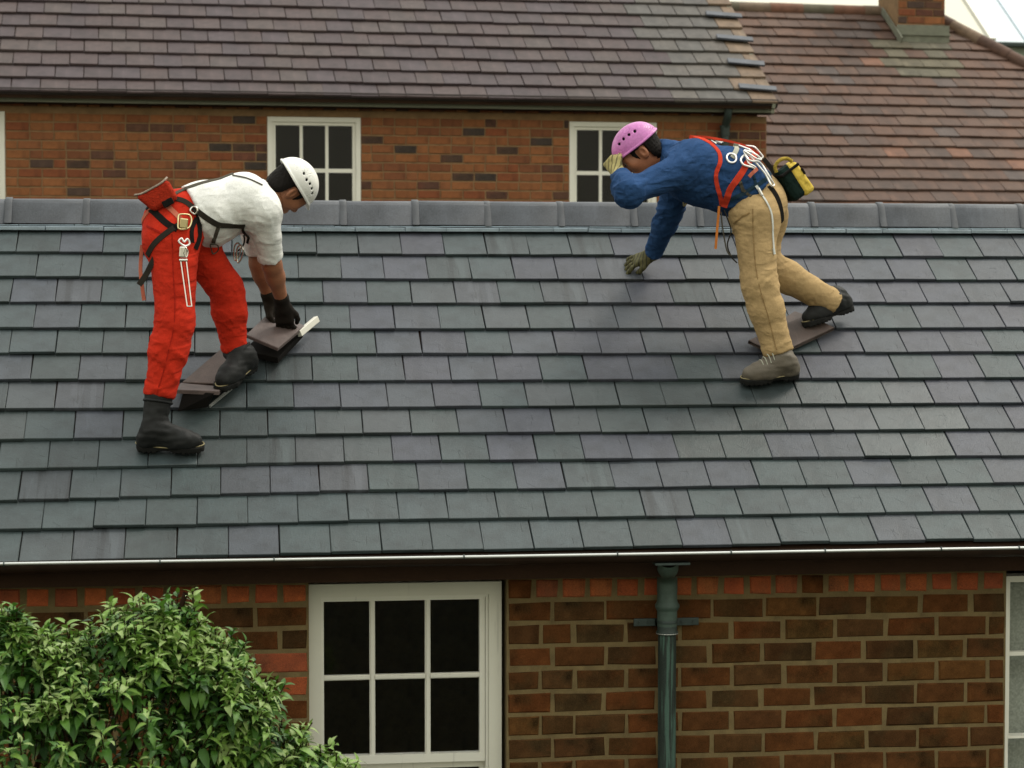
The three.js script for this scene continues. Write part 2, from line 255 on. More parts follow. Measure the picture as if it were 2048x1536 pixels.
{ // walls: mortar bed with recessed joints; the window opening is left open
  const yTop = HY - 0.108, wy0 = 1.0, winL = [0.315, 2.148, -9.271][0] - HX, winR = [1.173, 2.13, -9.271][0] - HX, win2 = [3.43, 2.082, -9.271][0] - HX;
  const joint = [2.218, 2.345, -9.271][1], C = 0.1004, back = ZW - 0.22, f = ZW - 0.0055;
  const wall = mesh('front_wall', mergeGeometries([box(X0 + 0.1, winL, 0, yTop, back, f), box(winR, win2, 0, yTop, back, f), box(winL, winR, 0, joint - 9.2 * C, back, f), box(win2 + 0.75, X1 - 0.1, 0, yTop, back, f)]), M.mortar, house);
  mesh('rear_wall', box(X0 + 0.1, X1 - 0.1, 0, yTop, -4.1, -3.9), M.mortar, house);
  mesh('end_wall', mergeGeometries([box(X0 + 0.1, X0 + 0.3, 0, yTop, -3.9, back), box(X1 - 0.3, X1 - 0.1, 0, yTop, -3.9, back)]), M.mortar, house);
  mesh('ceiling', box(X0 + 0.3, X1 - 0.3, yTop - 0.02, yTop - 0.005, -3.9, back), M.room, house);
  const lengths = [0.224, 0.224, 0.224, 0.108], shapes = {};
  const brickOf = (w, h) => { const k = w.toFixed(3) + h; shapes[k] ??= Array.from({ length: 9 }, () => chipped(w, h, 0.03, 0.0085, 0.003, rr, rnd(3), rnd(3))); return pick(shapes[k]); };
  const unseen = []; const lay = (a, b, y, h, m) => { if (b - a < 0.03) return; if (b < -2.5 || a > win2 || y < 1.55) { unseen.push(brickOf(Math.round((b - a) * 100) / 100, h).clone().translate((a + b) / 2, y, ZW)); return; } const o = mesh('brick', brickOf(Math.round((b - a) * 100) / 100, h), m, wall); o.position.set((a + b) / 2, y, ZW + rnd(-0.003, 0.002)); o.rotation.z = rnd(-0.006, 0.006); o.rotation.y = rnd(-0.008, 0.008); };
  for (const [a, b, s] of [[X0 + 0.1, winL, 0], [winR, win2, 1], [win2 + 0.785, X1 - 0.1, 1], [winL, winR, 2]]) {
    const n = Math.round((b - a) / 0.1195), p = (b - a) / n;                     // red headers under the eaves
    if (s < 2) for (let i = 0; i < n; i++) lay(a + i * p + 0.007, a + (i + 1) * p - 0.009, joint + 0.008, 0.082, rnd() < 0.05 ? M.brick[6] : pick(M.brickRed));
    for (let k = s === 2 ? 9 : 0; k < 22; k++) {
      const y = joint - (k + 1) * C + 0.006, h = 0.089;
      let x = s ? a : b, i = 0;
      while (s ? x < b - 0.02 : x > a) {                                         // stretchers, broken by half a brick each course, headers to make up at the openings
        let w = 0.235; if (k % 2 && i < (s ? 2 : 1)) w = s ? 0.148 : 0.122; if (!(k % 2) && i === 0 && s) w = 0.2;
        w += rnd(-0.004, 0.004);
        const e = s ? Math.min(b, x + w) : x - w;
        const red = !s && i === 0 && [1, 2, 3, 4].includes(k) && k !== 0 ? rnd() < 0.6 : false;
        lay(Math.min(x, e) + 0.0055, Math.max(x, e) - 0.0055, y, h, red ? pick(M.brickRed) : !s && rnd() < 0.35 ? M.brick[6] : pick(M.brick));
        x = e; i++;
      }
    }
  }
  { const o = mesh('brickwork', mergeGeometries(unseen), M.brick[0], house); o.userData.kind = 'stuff'; }
  // eaves: soffit, fascia and the dark gutter with its bright rim
  mesh('soffit', box(X0, X1, yTop, yTop + 0.015, ZW - 0.02, -0.035), M.timber, house);
  mesh('fascia', box(X0, X1, yTop - 0.012, HY - 0.035, -0.034, -0.014), M.timber, house);
  const ry = [1.153, 2.582, -8.941][1], rz = 0.1, gr = 0.043, s = new THREE.Shape();
  s.absarc(0, 0, gr, Math.PI, 2 * Math.PI, false); s.absarc(0, 0, gr - 0.004, 2 * Math.PI, Math.PI, true);
  const gg = new THREE.ExtrudeGeometry(s, { depth: X1 - X0, bevelEnabled: false, curveSegments: 14 }); gg.rotateY(Math.PI / 2); gg.translate(X0, ry, rz - gr);
  const gut = mesh('gutter', metric(toCreasedNormals(gg, 0.6)), M.gutter, house);
  mesh('gutter_rim', tube([[X0, ry, rz], [-2, ry + 0.001, rz], [0, ry - 0.001, rz], [2, ry, rz], [X1, ry, rz]], 0.0064, 60, 8), M.rim, gut);
  for (const x of [[-0.931, 2.572, -8.941][0], [-0.304, 2.574, -8.941][0], [0.161, 2.579, -8.941][0], [0.95, 2.577, -8.941][0], [1.601, 2.585, -8.941][0], [2.09, 2.588, -8.941][0], [2.5, 2.591, -8.941][0], [3.013, 2.598, -8.941][0], [3.361, 2.599, -8.941][0]]) {
    const a = []; for (let i = 0; i <= 12; i++) { const t = -0.45 + i * 0.3; a.push([x - HX, ry + Math.cos(t) * 0.0085, rz + Math.sin(t) * 0.0085]); }
    mesh('gutter_clip', tube(a.slice(0, 12), 0.0028, 24, 5), M.iron, gut);
  }
  // downpipe with a swan-neck outlet, socket and holderbat
  const px = [1.867, 2.236, -9.201][0] - HX, pz = ZW + 0.075, yS = [1.867, 2.339, -9.201][1], yB = [1.867, 2.232, -9.201][1];
  const pipe = mesh('downpipe', metric(bar([px, 0, pz], [px, yB + 0.01, pz], 0.0395, 24)), M.pipe, house);
  const uvp = pipe.geometry.attributes.uv, pp = pipe.geometry.attributes.position; for (let i = 0; i < uvp.count; i++) uvp.setXY(i, Math.atan2(pp.getX(i) - px, pp.getZ(i) - pz) / 6.2832, pp.getY(i) * 0.9);
  mesh('outlet', metric(tube([[px - 0.034, ry - 0.035, rz - gr - 0.02], [px - 0.03, ry - 0.07, rz - gr - 0.05], [px - 0.01, ry - 0.1, pz + 0.05], [px - 0.002, ry - 0.14, pz + 0.008], [px, ry - 0.2, pz]], 0.045, 24, 20)), M.outlet, pipe);
  mesh('outlet_flange', box(px - 0.1, px + 0.05, ry - 0.052, ry - 0.043, rz - gr - 0.05, rz - gr + 0.03), M.iron, pipe);
  mesh('socket', metric((() => { const g = lathe([[0.039, -0.11], [0.0435, -0.1], [0.0435, -0.035], [0.047, -0.03], [0.0535, -0.018], [0.0535, -0.008], [0.047, 0.002], [0.044, 0.01], [0.043, 0.06]]); g.translate(px, yS - 0.005, pz); return g; })()), M.outlet, pipe);
  const hb = (() => { const g = lathe([[0.0395, -0.034], [0.048, -0.034], [0.048, -0.022], [0.043, -0.02], [0.043, 0.012], [0.046, 0.016], [0.046, 0.026], [0.0395, 0.03]]); g.translate(px, yB, pz); return g; })();
  const holder = mesh('holderbat', metric(mergeGeometries([hb.toNonIndexed(), new RoundedBoxGeometry(0.2, 0.034, 0.01, 2, 0.004).translate(px + 0.05, yB + 0.012, ZW + 0.03).toNonIndexed(), new RoundedBoxGeometry(0.11, 0.034, 0.01, 2, 0.004).translate(px - 0.085, yB + 0.012, ZW + 0.03).toNonIndexed()])), M.iron, pipe);
  for (const dx of [-0.115, -0.075, 0.075, 0.125]) mesh('bolt', bar([px + dx, yB + 0.012, ZW + 0.034], [px + dx, yB + 0.012, ZW + 0.042], 0.006, 8), M.iron, pipe);
  { const g = new THREE.TorusGeometry(0.044, 0.0045, 8, 28); g.rotateX(Math.PI / 2); g.translate(px, yB - 0.03, pz); mesh('pipe_ring', g, M.rim, pipe); }

  // the sash window
  const wz = ZW - 0.085, frame = (x0, x1, yA, yZ, z0, z1, t, tb = t) => mergeGeometries([box(x0, x0 + t, yA, yZ, z0, z1), box(x1 - t, x1, yA, yZ, z0, z1), box(x0 + t, x1 - t, yZ - t, yZ, z0, z1), box(x0 + t, x1 - t, yA, yA + tb, z0, z1)]);
  const wL = [0.313, 2.139, -9.331][0] - HX, wR = [1.157, 2.12, -9.331][0] - HX, wT = [0.712, 2.423, -9.331][1], wB = joint - 9 * C;
  const w = new THREE.Group(); w.name = 'window'; house.add(w);
  mesh('frame', frame(wL, wR, wB, wT, wz - 0.06, wz + 0.028, 0.056), M.paintDull, w);
  mesh('frame_bead', frame(wL + 0.0565, wR - 0.0565, wB + 0.05, wT - 0.0565, wz - 0.055, wz + 0.012, 0.012), M.paint, w);
  const sl = [0.342, 2.134, -9.356][0] - HX, sr = [1.087, 2.118, -9.356][0] - HX, st = [0.714, 2.367, -9.356][1], sb = [0.712, 1.628, -9.356][1], bh = [0.713, 2.007, -9.356][1];
  mesh('upper_sash', frame(sl, sr, sb, st, wz - 0.04, wz, 0.024, 0.038), M.paint, w);
  const g1 = sl + (sr - sl) / 3, g2 = sl + (sr - sl) * 2 / 3;
  const vbar = (x, y0, y1) => mesh('glazing_bar', mergeGeometries([box(x - 0.012, x + 0.012, y0, y1, wz - 0.034, wz - 0.012), box(x - 0.006, x + 0.006, y0, y1, wz - 0.012, wz - 0.002)]), M.paint, w);
  vbar(g1 + 0.003, sb + 0.038, st - 0.024); vbar(g2 - 0.003, sb + 0.038, st - 0.024);
  for (const [a, b] of [[sl + 0.024, g1 - 0.009], [g1 + 0.015, g2 - 0.015], [g2 + 0.009, sr - 0.024]]) mesh('glazing_bar', mergeGeometries([box(a, b, bh - 0.011, bh + 0.011, wz - 0.033, wz - 0.011), box(a, b, bh - 0.006, bh + 0.006, wz - 0.011, wz - 0.003)]), M.paint, w);
  const xs = [sl + 0.02, g1 + 0.003, g2 - 0.003, sr - 0.02];
  for (let i = 0; i < 3; i++) for (const [a, b] of [[sb + 0.03, bh], [bh, st - 0.02]]) { const o = mesh('pane', box(xs[i], xs[i + 1], a, b, wz - 0.029, wz - 0.027), M.glass, w); o.rotation.y = 0; }
  mesh('lower_sash', frame(wL + 0.06, wR - 0.06, wB + 0.02, sb - 0.005, wz - 0.085, wz - 0.045, 0.03), M.paint, w);
  for (const x of [g1, g2]) mesh('glazing_bar', box(x - 0.012, x + 0.012, wB + 0.05, sb - 0.036, wz - 0.08, wz - 0.05), M.paint, w);
  mesh('pane', box(wL + 0.08, wR - 0.08, wB + 0.04, sb - 0.03, wz - 0.07, wz - 0.068), M.glass, w);
  // the window at the right with a grey blind behind its glass
  const w2 = new THREE.Group(); w2.name = 'window'; w2.userData.label = 'window at the wall end with a grey blind behind its panes'; house.add(w2);
  const z2 = ZW - 0.05, aL = win2 + 0.001, aR = aL + 0.78, aT = [3.499, 2.412, -9.321][1], m1 = [3.503, 2.056, -9.321][1], m2 = [3.506, 1.694, -9.321][1];
  mesh('frame', frame(aL, aR, wB - 0.2, aT, z2 - 0.06, z2 + 0.035, 0.018), M.paint, w2);
  mesh('sash', frame(aL + 0.0185, aR - 0.0185, m2 - 0.022, aT - 0.0185, z2 - 0.05, z2 + 0.01, 0.012), M.paint, w2);
  mesh('glazing_bar', box(aL + 0.031, aR - 0.031, m1 - 0.009, m1 + 0.009, z2 - 0.03, z2 + 0.004), M.paint, w2);
  mesh('pane', box(aL + 0.02, aR - 0.02, m2 - 0.02, aT - 0.02, z2 - 0.042, z2 - 0.04), M.glass, w2);
  mesh('pane', box(aL + 0.02, aR - 0.02, wB - 0.19, m2 - 0.023, z2 - 0.058, z2 - 0.056), M.glass, w2);
  mesh('blind', box(aL + 0.019, aR - 0.019, wB - 0.2, aT - 0.019, z2 - 0.12, z2 - 0.11), M.blind, w2);
}

// ---------------------------------------------------------------- the house behind
const backHouse = thing('terraced_house', [1.3553, 4.9845, -20.0673], 0.0480, 'orange brick house behind the ridge with a mauve tiled roof', 'house');
{
  const G0 = -4.9845, xl = [-4.554, -0.051, 0][0], xr = [3.711, 0.042, 0][0], yTop = [0.001, 0.359, 0][1];
  const wins = [[[-4.081, -0.046, 0][0], [-3.384, -0.038, 0][0]], [[-1.037, -0.012, 0][0], [-0.176, -0.002, 0][0]], [[1.79, 0.02, 0][0], [2.635, 0.03, 0][0]]], wTop = [[-3.403, 0.31, 0][1], [-0.609, 0.296, 0][1], [2.208, 0.288, 0][1]], wBot = [-0.003, -1.016, 0][1];
  const parts = []; let x = xl;
  for (const [k, [a, b]] of wins.entries()) { parts.push(box(x, a, G0, yTop, -0.3, -0.006), box(a, b, wTop[k], yTop, -0.3, -0.006), box(a, b, G0, wBot, -0.3, -0.006)); x = b; }
  parts.push(box(x, xr, G0, yTop, -0.3, -0.006), box(xl, xl + 0.3, G0, yTop, -6, -0.3), box(xr - 0.3, xr - 0.002, G0, yTop, -6, -0.3), box(xl, xr, G0, yTop, -6.3, -6));
  const wall = mesh('wall', mergeGeometries(parts), M.backMortar, backHouse);
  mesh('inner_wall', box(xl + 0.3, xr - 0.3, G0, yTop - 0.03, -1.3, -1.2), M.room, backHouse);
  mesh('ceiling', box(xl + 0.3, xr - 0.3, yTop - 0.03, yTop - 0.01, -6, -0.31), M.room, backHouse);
  const C = 18 / 215.5, shp = {}, rest = [], left = [-3.481, -0.039, 0][0]; let count = 0;
  const y0 = [-0.001, -0.485, 0][1];
  const lay = (a, b, y, m) => {
    const w = Math.round((b - a) * 100) / 100; if (w < 0.025) return;
    shp[w] ??= Array.from({ length: 3 }, () => chipped(w, C - 0.014, 0.02, 0.004, 0.003, rr, rnd(3), rnd(3)));
    const g = pick(shp[w]), X = (a + b) / 2, Z = rnd(-0.002, 0.002);
    if (X > left && y > y0 - 0.02 && count < 300) { count++; mesh('brick', g, m, wall).position.set(X, y, Z); } else rest.push(g.clone().translate(X, y, Z));
  };
  for (let k = -4; k < 11; k++) {
    const y = y0 + (k - 0.5) * C;
    if (y + C > yTop + 0.02) break;
    let x = xl + (k % 2 ? 0.11 : 0), n = 0;
    while (x < xr) {
      const w = (rnd() < 0.13 ? 0.107 : 0.213), e = Math.min(xr, x + w);
      let a = x, b = e;
      for (const [j, [p, q]] of wins.entries()) if (y < wTop[j] - 0.01) { if (a >= p && b <= q) b = a; else if (a < p && b > p) b = p; else if (a < q && b > q) a = q; }
      const edge = Math.abs(b - wins[1][0]) < 0.14 && b <= wins[1][0];
      lay(a + 0.0055, b - 0.0055, y, rnd() < (edge ? 0.5 : 0.13) ? pick(M.backBrickDark) : pick(M.backBrick));
      x = e; n++;
    }
  }
  { const o = mesh('brickwork', mergeGeometries(rest), M.backBrick[1], backHouse); o.userData.kind = 'stuff'; }
  // dentil course under the eaves, painted fascia board, gutter
  const fy0 = [-0.013, 0.386, 0.12][1], fy1 = [-0.013, 0.436, 0.12][1];
  for (let x = xl, i = 0; x < xr - 0.1; x += 0.112, i++) if (x > left - 0.4) mesh('dentil_brick', box(x + 0.004, x + 0.106, yTop, fy0 + 0.01, -0.02, i % 2 ? 0.03 : 0.012), pick(i % 3 ? M.backBrick : M.backBrickDark), wall);
  const xe = [3.746, 0.453, 0.314][0];
  mesh('fascia', box(xl, xe, fy0, fy1 + 0.03, 0.04, 0.12), M.fascia, backHouse);
  mesh('soffit', box(xl, xe, fy0 - 0.012, fy0 - 0.001, -0.02, 0.118), M.timber, backHouse);
  const gy = [-0.029, 0.488, 0.26][1], s = new THREE.Shape(); s.absarc(0, 0, 0.068, Math.PI, 2 * Math.PI, false); s.lineTo(0.062, 0.006); s.absarc(0, 0, 0.06, 2 * Math.PI, Math.PI, true); s.closePath();
  const gg = new THREE.ExtrudeGeometry(s, { depth: xe - xl, bevelEnabled: false, curveSegments: 10 }); gg.rotateY(Math.PI / 2); gg.translate(xl, gy, 0.19);
  const gut = mesh('gutter', metric(toCreasedNormals(gg, 0.6)), M.gutterBack, backHouse);
  mesh('gutter_rim', box(xl, xe, gy - 0.003, gy + 0.012, 0.25, 0.264), M.gutterBack, gut);
  // downpipe behind the right worker
  const dx = [3.281, 0.361, 0.1][0], dp = mesh('downpipe', metric(bar([dx, G0, 0.07], [dx, [3.29, 0.212, 0.07][1], 0.07], 0.036, 16)), M.iron, backHouse);
  mesh('swan_neck', metric(tube([[dx, gy - 0.06, 0.19], [dx, gy - 0.13, 0.17], [dx, gy - 0.22, 0.09], [dx, [3.29, 0.231, 0.07][1], 0.07]], 0.038, 20, 14)), M.iron, dp);
  mesh('pipe_shoe', metric((() => { const g = lathe([[0.036, -0.05], [0.045, -0.045], [0.045, 0.03], [0.052, 0.035], [0.052, 0.05], [0.037, 0.055]]); g.translate(dx, [3.29, 0.212, 0.07][1], 0.07); return g; })()), M.iron, dp);
  // windows
  wins.forEach(([a, b], k) => {
    const w = new THREE.Group(); w.name = 'window'; backHouse.add(w);
    const t = 0.07, z = -0.03, T = wTop[k] - 0.002, B0 = wBot; a += 0.002; b -= 0.002;
    const fr = (x0, x1, p, q, z0, z1, t) => mergeGeometries([box(x0, x0 + t, p, q, z0, z1), box(x1 - t, x1, p, q, z0, z1), box(x0 + t, x1 - t, q - t, q, z0, z1), box(x0 + t, x1 - t, p, p + t, z0, z1)]);
    mesh('frame', fr(a, b, B0, T, z - 0.06, z + 0.02, t * 0.62), M.paint, w);
    const A = a + t * 0.63, Bb = b - t * 0.63, q = T - t * 0.63, st = 0.03;
    mesh('sash', fr(A, Bb, B0 + t, q, z - 0.05, z, st), M.paint, w);
    const W = (Bb - A - 2 * st) / 3, H = W * 1.75, y1 = q - st - H;
    for (const i of [1, 2]) mesh('glazing_bar', box(A + st + i * W - 0.014, A + st + i * W + 0.014, B0 + t + st, q - st, z - 0.03, z - 0.005), M.paint, w);
    for (let i = 0; i < 3; i++) mesh('glazing_bar', box(A + st + i * W + (i ? 0.0145 : 0), A + st + (i + 1) * W - (i < 2 ? 0.0145 : 0), y1 - 0.018, y1 + 0.018, z - 0.03, z - 0.006), M.paint, w);
    for (let i = 0; i < 3; i++) for (const [p, r] of [[y1, q - st], [B0 + t, y1]]) mesh('pane', box(A + st + i * W, A + st + (i + 1) * W, p, r, z - 0.024, z - 0.022), M.glass, w);
  });
  // roof: sheathing, then tiles course by course
  const e = [-0.031, 0.477, 0.28], p = 0.6109, Sb = V(0, Math.sin(p), -Math.cos(p)), Nb = V(0, Math.cos(p), Math.sin(p)), at = (x, v, h) => V(x, e[1], e[2]).addScaledVector(Sb, v).addScaledVector(Nb, h);
  const verge = [3.74, 0.485, 0.268][0], R = 3.9, b0 = at(0, 0.03, -0.03), b1 = at(0, R, -0.03), sh = new THREE.Shape();
  sh.moveTo(-b0.z, b0.y); sh.lineTo(-b1.z, b1.y); sh.lineTo(-(2 * b1.z - b0.z), b0.y); sh.lineTo(-(2 * b1.z - b0.z), b0.y - 0.06); sh.lineTo(-b1.z, b1.y - 0.07); sh.lineTo(-b0.z, b0.y - 0.06); sh.closePath();
  const rg = new THREE.ExtrudeGeometry(sh, { depth: verge - 0.02 - xl, bevelEnabled: false }); rg.rotateY(Math.PI / 2); rg.translate(xl, 0, 0); metric(rg);
  const rf = mesh('roof', rg, M.timber, backHouse), shapes = Array.from({ length: 6 }, () => chipped(0.246, 0.31, 0.02, 0.002, 0.003, rr, rnd(3), rnd(3))), far = [];
  const gauge = 0.243, pale = [2.599, 0.912, -0.341][0];
  for (let row = 0; row < 16; row++) {
    let k = 0;
    for (let x = verge - 0.252 * (row % 2 ? 0.5 : 1); x > xl - 0.1; x -= 0.252, k++) {
      const last = k === 0, w = last && row % 2 ? 0.5 : 1, cx = x + 0.126 * w, v = row * gauge + rnd(-0.006, 0.006);
      const m = new THREE.Matrix4().makeBasis(V(1, 0, 0), Sb, Nb).setPosition(at(cx, v, rnd(-0.002, 0.003))).multiply(new THREE.Matrix4().makeRotationX(-Math.atan(0.026 / gauge))).multiply(new THREE.Matrix4().makeRotationZ(rnd(-0.01, 0.01))).multiply(new THREE.Matrix4().makeScale(w, 1, 1));
      const g = pick(shapes), mt = last || (k === 1 && rnd() < 0.35) ? M.backTileOrange : x > pale + rnd(-0.15, 0.15) ? pick(M.backTilePale) : pick(M.backTile);
      if (row < 9 && x > left - 0.35) mesh('tile', g, mt, rf).applyMatrix4(m); else far.push(g.clone().applyMatrix4(m));
      if (last && row < 10 && row % 2 === 0) { // slates slipped in at the verge
        const o = mesh('verge_slate', chipped(0.36, 0.1, 0.018, 0.002, 0.004, rr, rnd(3), rnd(3)), M.backSlate, rf);
        o.applyMatrix4(new THREE.Matrix4().makeBasis(V(1, 0, 0), Sb, Nb).setPosition(at(verge - 0.15, (row + 1) * gauge - 0.045, 0.024)).multiply(new THREE.Matrix4().makeRotationZ(-0.13 + rnd(-0.03, 0.03))).multiply(new THREE.Matrix4().makeRotationX(-0.1)));
      }
    }
  }
  { const o = mesh('tiling', mergeGeometries(far), M.backTile[0], backHouse); o.userData.kind = 'stuff'; }
  // verge barge under the tile ends
  mesh('barge', (() => { const g = new THREE.BoxGeometry(0.03, R, 0.1); g.translate(0, R / 2, 0); g.applyMatrix4(new THREE.Matrix4().makeBasis(V(1, 0, 0), Sb, Nb).setPosition(at(verge - 0.035, 0, -0.075))); return metric(g); })(), M.fascia, backHouse);
}

// ---------------------------------------------------------------- the brown roofed house
const brownHouse = thing('tiled_house', [6.9313, 5.2093, -22.8908], 0.0873, 'house with a red brown tiled hip roof and brick chimney', 'house');
{
  const p = 0.6109, Sb = V(0, Math.sin(p), -Math.cos(p)), Nb = V(0, Math.cos(p), Math.sin(p)), at = (x, v, h = 0) => V(x, 0, 0).addScaledVector(Sb, v).addScaledVector(Nb, h);
  const vOf = (q) => V(q).dot(Sb), rt = vOf([0.228, 1.878, -2.683]), hx = [1.707, 1.839, -2.627][0], h2 = [2.532, 1.159, -1.655], hv2 = vOf(h2), slope = (h2[0] - hx) / (rt - hv2);
  const v0 = -2.1, xl = [-1.887, -0.028, 0.04][0], hipX = (v) => hx + (rt - v) * slope, G0 = -5.2093;
  { // the slope itself, a thick slab cut along the hip, and walls under it
    const s = new THREE.Shape(); s.moveTo(xl, v0); s.lineTo(hipX(v0), v0); s.lineTo(hx, rt); s.lineTo(xl, rt); s.closePath();
    const g = new THREE.ExtrudeGeometry(s, { depth: 0.05, bevelEnabled: false }); g.applyMatrix4(new THREE.Matrix4().makeBasis(V(1, 0, 0), Sb, Nb).setPosition(V(0, 0, 0).addScaledVector(Nb, -0.085))); metric(g);
    var rf = mesh('roof', g, M.timber, brownHouse);
    const b = at(0, v0), t = at(0, rt);
    mesh('wall', box(xl + 0.1, hipX(v0) - 0.3, G0, b.y - 0.05, b.z - 7, b.z - 0.25), M.brick[2], brownHouse);
    // far slope and hip end
    const A = at(xl, rt, -0.1), B = at(hx, rt, -0.1), C = at(hipX(v0), v0, -0.1), D = V(C.x, C.y, 2 * B.z - C.z), E = V(xl, C.y, D.z), q = new THREE.BufferGeometry();
    q.setAttribute('position', new THREE.Float32BufferAttribute([B, C, D, A, B, D, A, D, E].flatMap((v) => v.toArray()), 3)); q.computeVertexNormals(); metric(q);
    mesh('far_slope', q, M.brownTile[1], brownHouse);
  }
  const gauge = 0.2235, w = 0.25, shapes = Array.from({ length: 6 }, () => chipped(0.246, 0.29, 0.021, 0.002, 0.003, rr, rnd(3), rnd(3))), chL = [0.813, 1.439, -2.054][0], chR = [1.575, 1.461, -2.086][0], vch = vOf([1.149, 1.364, -1.948]);
  for (let row = 0; v0 + row * gauge < rt - 0.05; row++) {
    const v = rt - 0.12 - row * gauge - gauge + 0.08; if (v < v0) break;
    for (let x = xl + (row % 2 ? w / 2 : 0), k = 0; x < hipX(v) - 0.03; x += w, k++) {
      const cx = x + w / 2; 
      let ww = Math.min(1, (hipX(v + gauge / 2) - x) / w); if (ww < 0.15) continue;
      const stain = v > vch - 0.75 && v <= vch + 0.02 && cx > chL - 0.05 && cx < chR + 0.1;
      const r = rnd(), mt = stain && r < 0.85 ? pick(M.brownTileMoss) : r < 0.014 ? M.brownTileHot : r < 0.09 ? M.brownTileDark : pick(M.brownTile);
      mesh('tile', pick(shapes), mt, rf).applyMatrix4(new THREE.Matrix4().makeBasis(V(1, 0, 0), Sb, Nb).setPosition(at(x + w * ww / 2, v + rnd(-0.005, 0.005), rnd(-0.002, 0.003))).multiply(new THREE.Matrix4().makeRotationX(-Math.atan(0.026 / gauge))).multiply(new THREE.Matrix4().makeRotationZ(rnd(-0.01, 0.01))).multiply(new THREE.Matrix4().makeScale(ww, 1, 1)));
    }
  }
  const half = (L, r) => { const g = new THREE.CylinderGeometry(r, r * 1.03, L, 14, 1, false); g.translate(0, L / 2, 0); return metric(g, rnd(3), rnd(3)); };
  const run = (A, B, r, mats) => { const L = A.distanceTo(B), n = Math.round(L / 0.42), d = B.clone().sub(A).normalize(), qn = new THREE.Quaternion().setFromUnitVectors(V(0, 1, 0), d); for (let i = 0; i < n; i++) { const o = mesh('ridge_tile', half(L / n + 0.012, r * rnd(0.97, 1.03)), pick(mats), brownHouse); o.position.copy(A).addScaledVector(d, L * i / n); o.quaternion.copy(qn); } };
  run(at(xl, rt - 0.02, -0.02), at(hx, rt - 0.02, -0.02), 0.075, [M.backTileOrange, M.brownTileMoss[0], M.brownTileHot]);
  run(at(hipX(v0), v0, -0.01), at(hx, rt, -0.01), 0.085, [M.brownTile[0], M.brownTile[2], M.backTileOrange]);
  // chimney: brick stack, stepped lead at the side, lead apron at the foot
  const cz = at(0, vch).z - 0.16, cx0 = [1.124, 1.806, -2.579][0], cx1 = [1.718, 1.825, -2.607][0], yb = at(0, vch).y, yA = yb + 0.27;
  const ch = mesh('chimney', box(cx0, cx1, yb - 0.3, yb + 1.9, cz - 0.62, cz), M.backMortar, brownHouse);
  for (let k = 0; k < 17; k++) for (let x = cx0 - (k % 2 ? 0.11 : 0); x < cx1 - 0.03; x += 0.222) { const a = Math.max(cx0, x) + 0.004, b = Math.min(cx1, x + 0.222) - 0.004; if (b - a > 0.03) mesh('brick', chipped(b - a, 0.078, 0.02, 0.004, 0.003, rr, rnd(3), rnd(3)), rnd() < 0.3 ? pick(M.backBrickDark) : pick(M.backBrick), ch).position.set((a + b) / 2, yb + 0.02 + k * 0.09, cz + 0.008); }
  mesh('lead_apron', mergeGeometries([box(cx0 - 0.02, cx1 + 0.05, yA - 0.26, yA, cz + 0.012, cz + 0.03), box(cx0 - 0.04, cx1 + 0.07, yA - 0.28, yA - 0.24, cz + 0.012, cz + 0.06)]), M.leadMoss, brownHouse);
  mesh('lead_cap', box(cx0 - 0.03, cx1 + 0.06, yA - 0.125, yA - 0.105, cz + 0.0305, cz + 0.05), M.leadMoss, brownHouse);
  mesh('lead_step', (() => { const g = new THREE.BoxGeometry(0.014, 0.75, 0.08); g.applyMatrix4(new THREE.Matrix4().makeBasis(V(1, 0, 0), Sb, Nb).setPosition(at(cx0 - 0.025, vch + 0.4, 0.06))); return metric(g); })(), M.leadMoss, brownHouse);
}

// ---------------------------------------------------------------- glazed roof far behind
const glassHouse = thing('glazed_building', [14.1052, 8.4880, -38.7640], 0.0480, 'far building with a pale glazed roof beyond the brown hip', 'building');
{
  const p = 0.6109, Sb = V(0, Math.sin(p), -Math.cos(p)), Nb = V(0, Math.cos(p), Math.sin(p)), mtx = new THREE.Matrix4().makeBasis(V(1, 0, 0), Sb, Nb);
  const a = [-0.268, -0.291, 0.415], v0 = V(a).dot(Sb), x0 = a[0], L = 2.4, Wd = 5;
  const slab = (xa, xb, va, vb, h0, h1) => box(xa, xb, va, vb, h0, h1).applyMatrix4(mtx);
  const roofM = mat([.6, .68, .74], { roughness: 0.25, map: scaled(tPaint, 0.5) }), barM = mat([.5, .58, .66], { roughness: 0.4 });
  mesh('verge_frame', slab(x0 - 0.11, x0, v0, v0 + L, 0, 0.1), M.paint, glassHouse);
  for (let i = 0; i < 8; i++) { mesh('roof_pane', slab(x0 + 0.006 + i * 0.62, x0 + 0.59 + i * 0.62, v0, v0 + L, 0, 0.03), roofM, glassHouse); mesh('roof_bar', slab(x0 + 0.594 + i * 0.62, x0 + 0.622 + i * 0.62, v0, v0 + L, 0, 0.06), barM, glassHouse); }
  const y = a[1], z = a[2];
  mesh('gutter', box(x0 - 0.15, x0 + Wd, y - 0.06, y, z, z + 0.12), M.iron, glassHouse);
  mesh('wall', box(x0 - 0.05, x0 + Wd, -8.4880, y - 0.06, z - 3, z), mat([.3, .34, .26], { map: scaled(tGrain, 0.5) }), glassHouse);
}

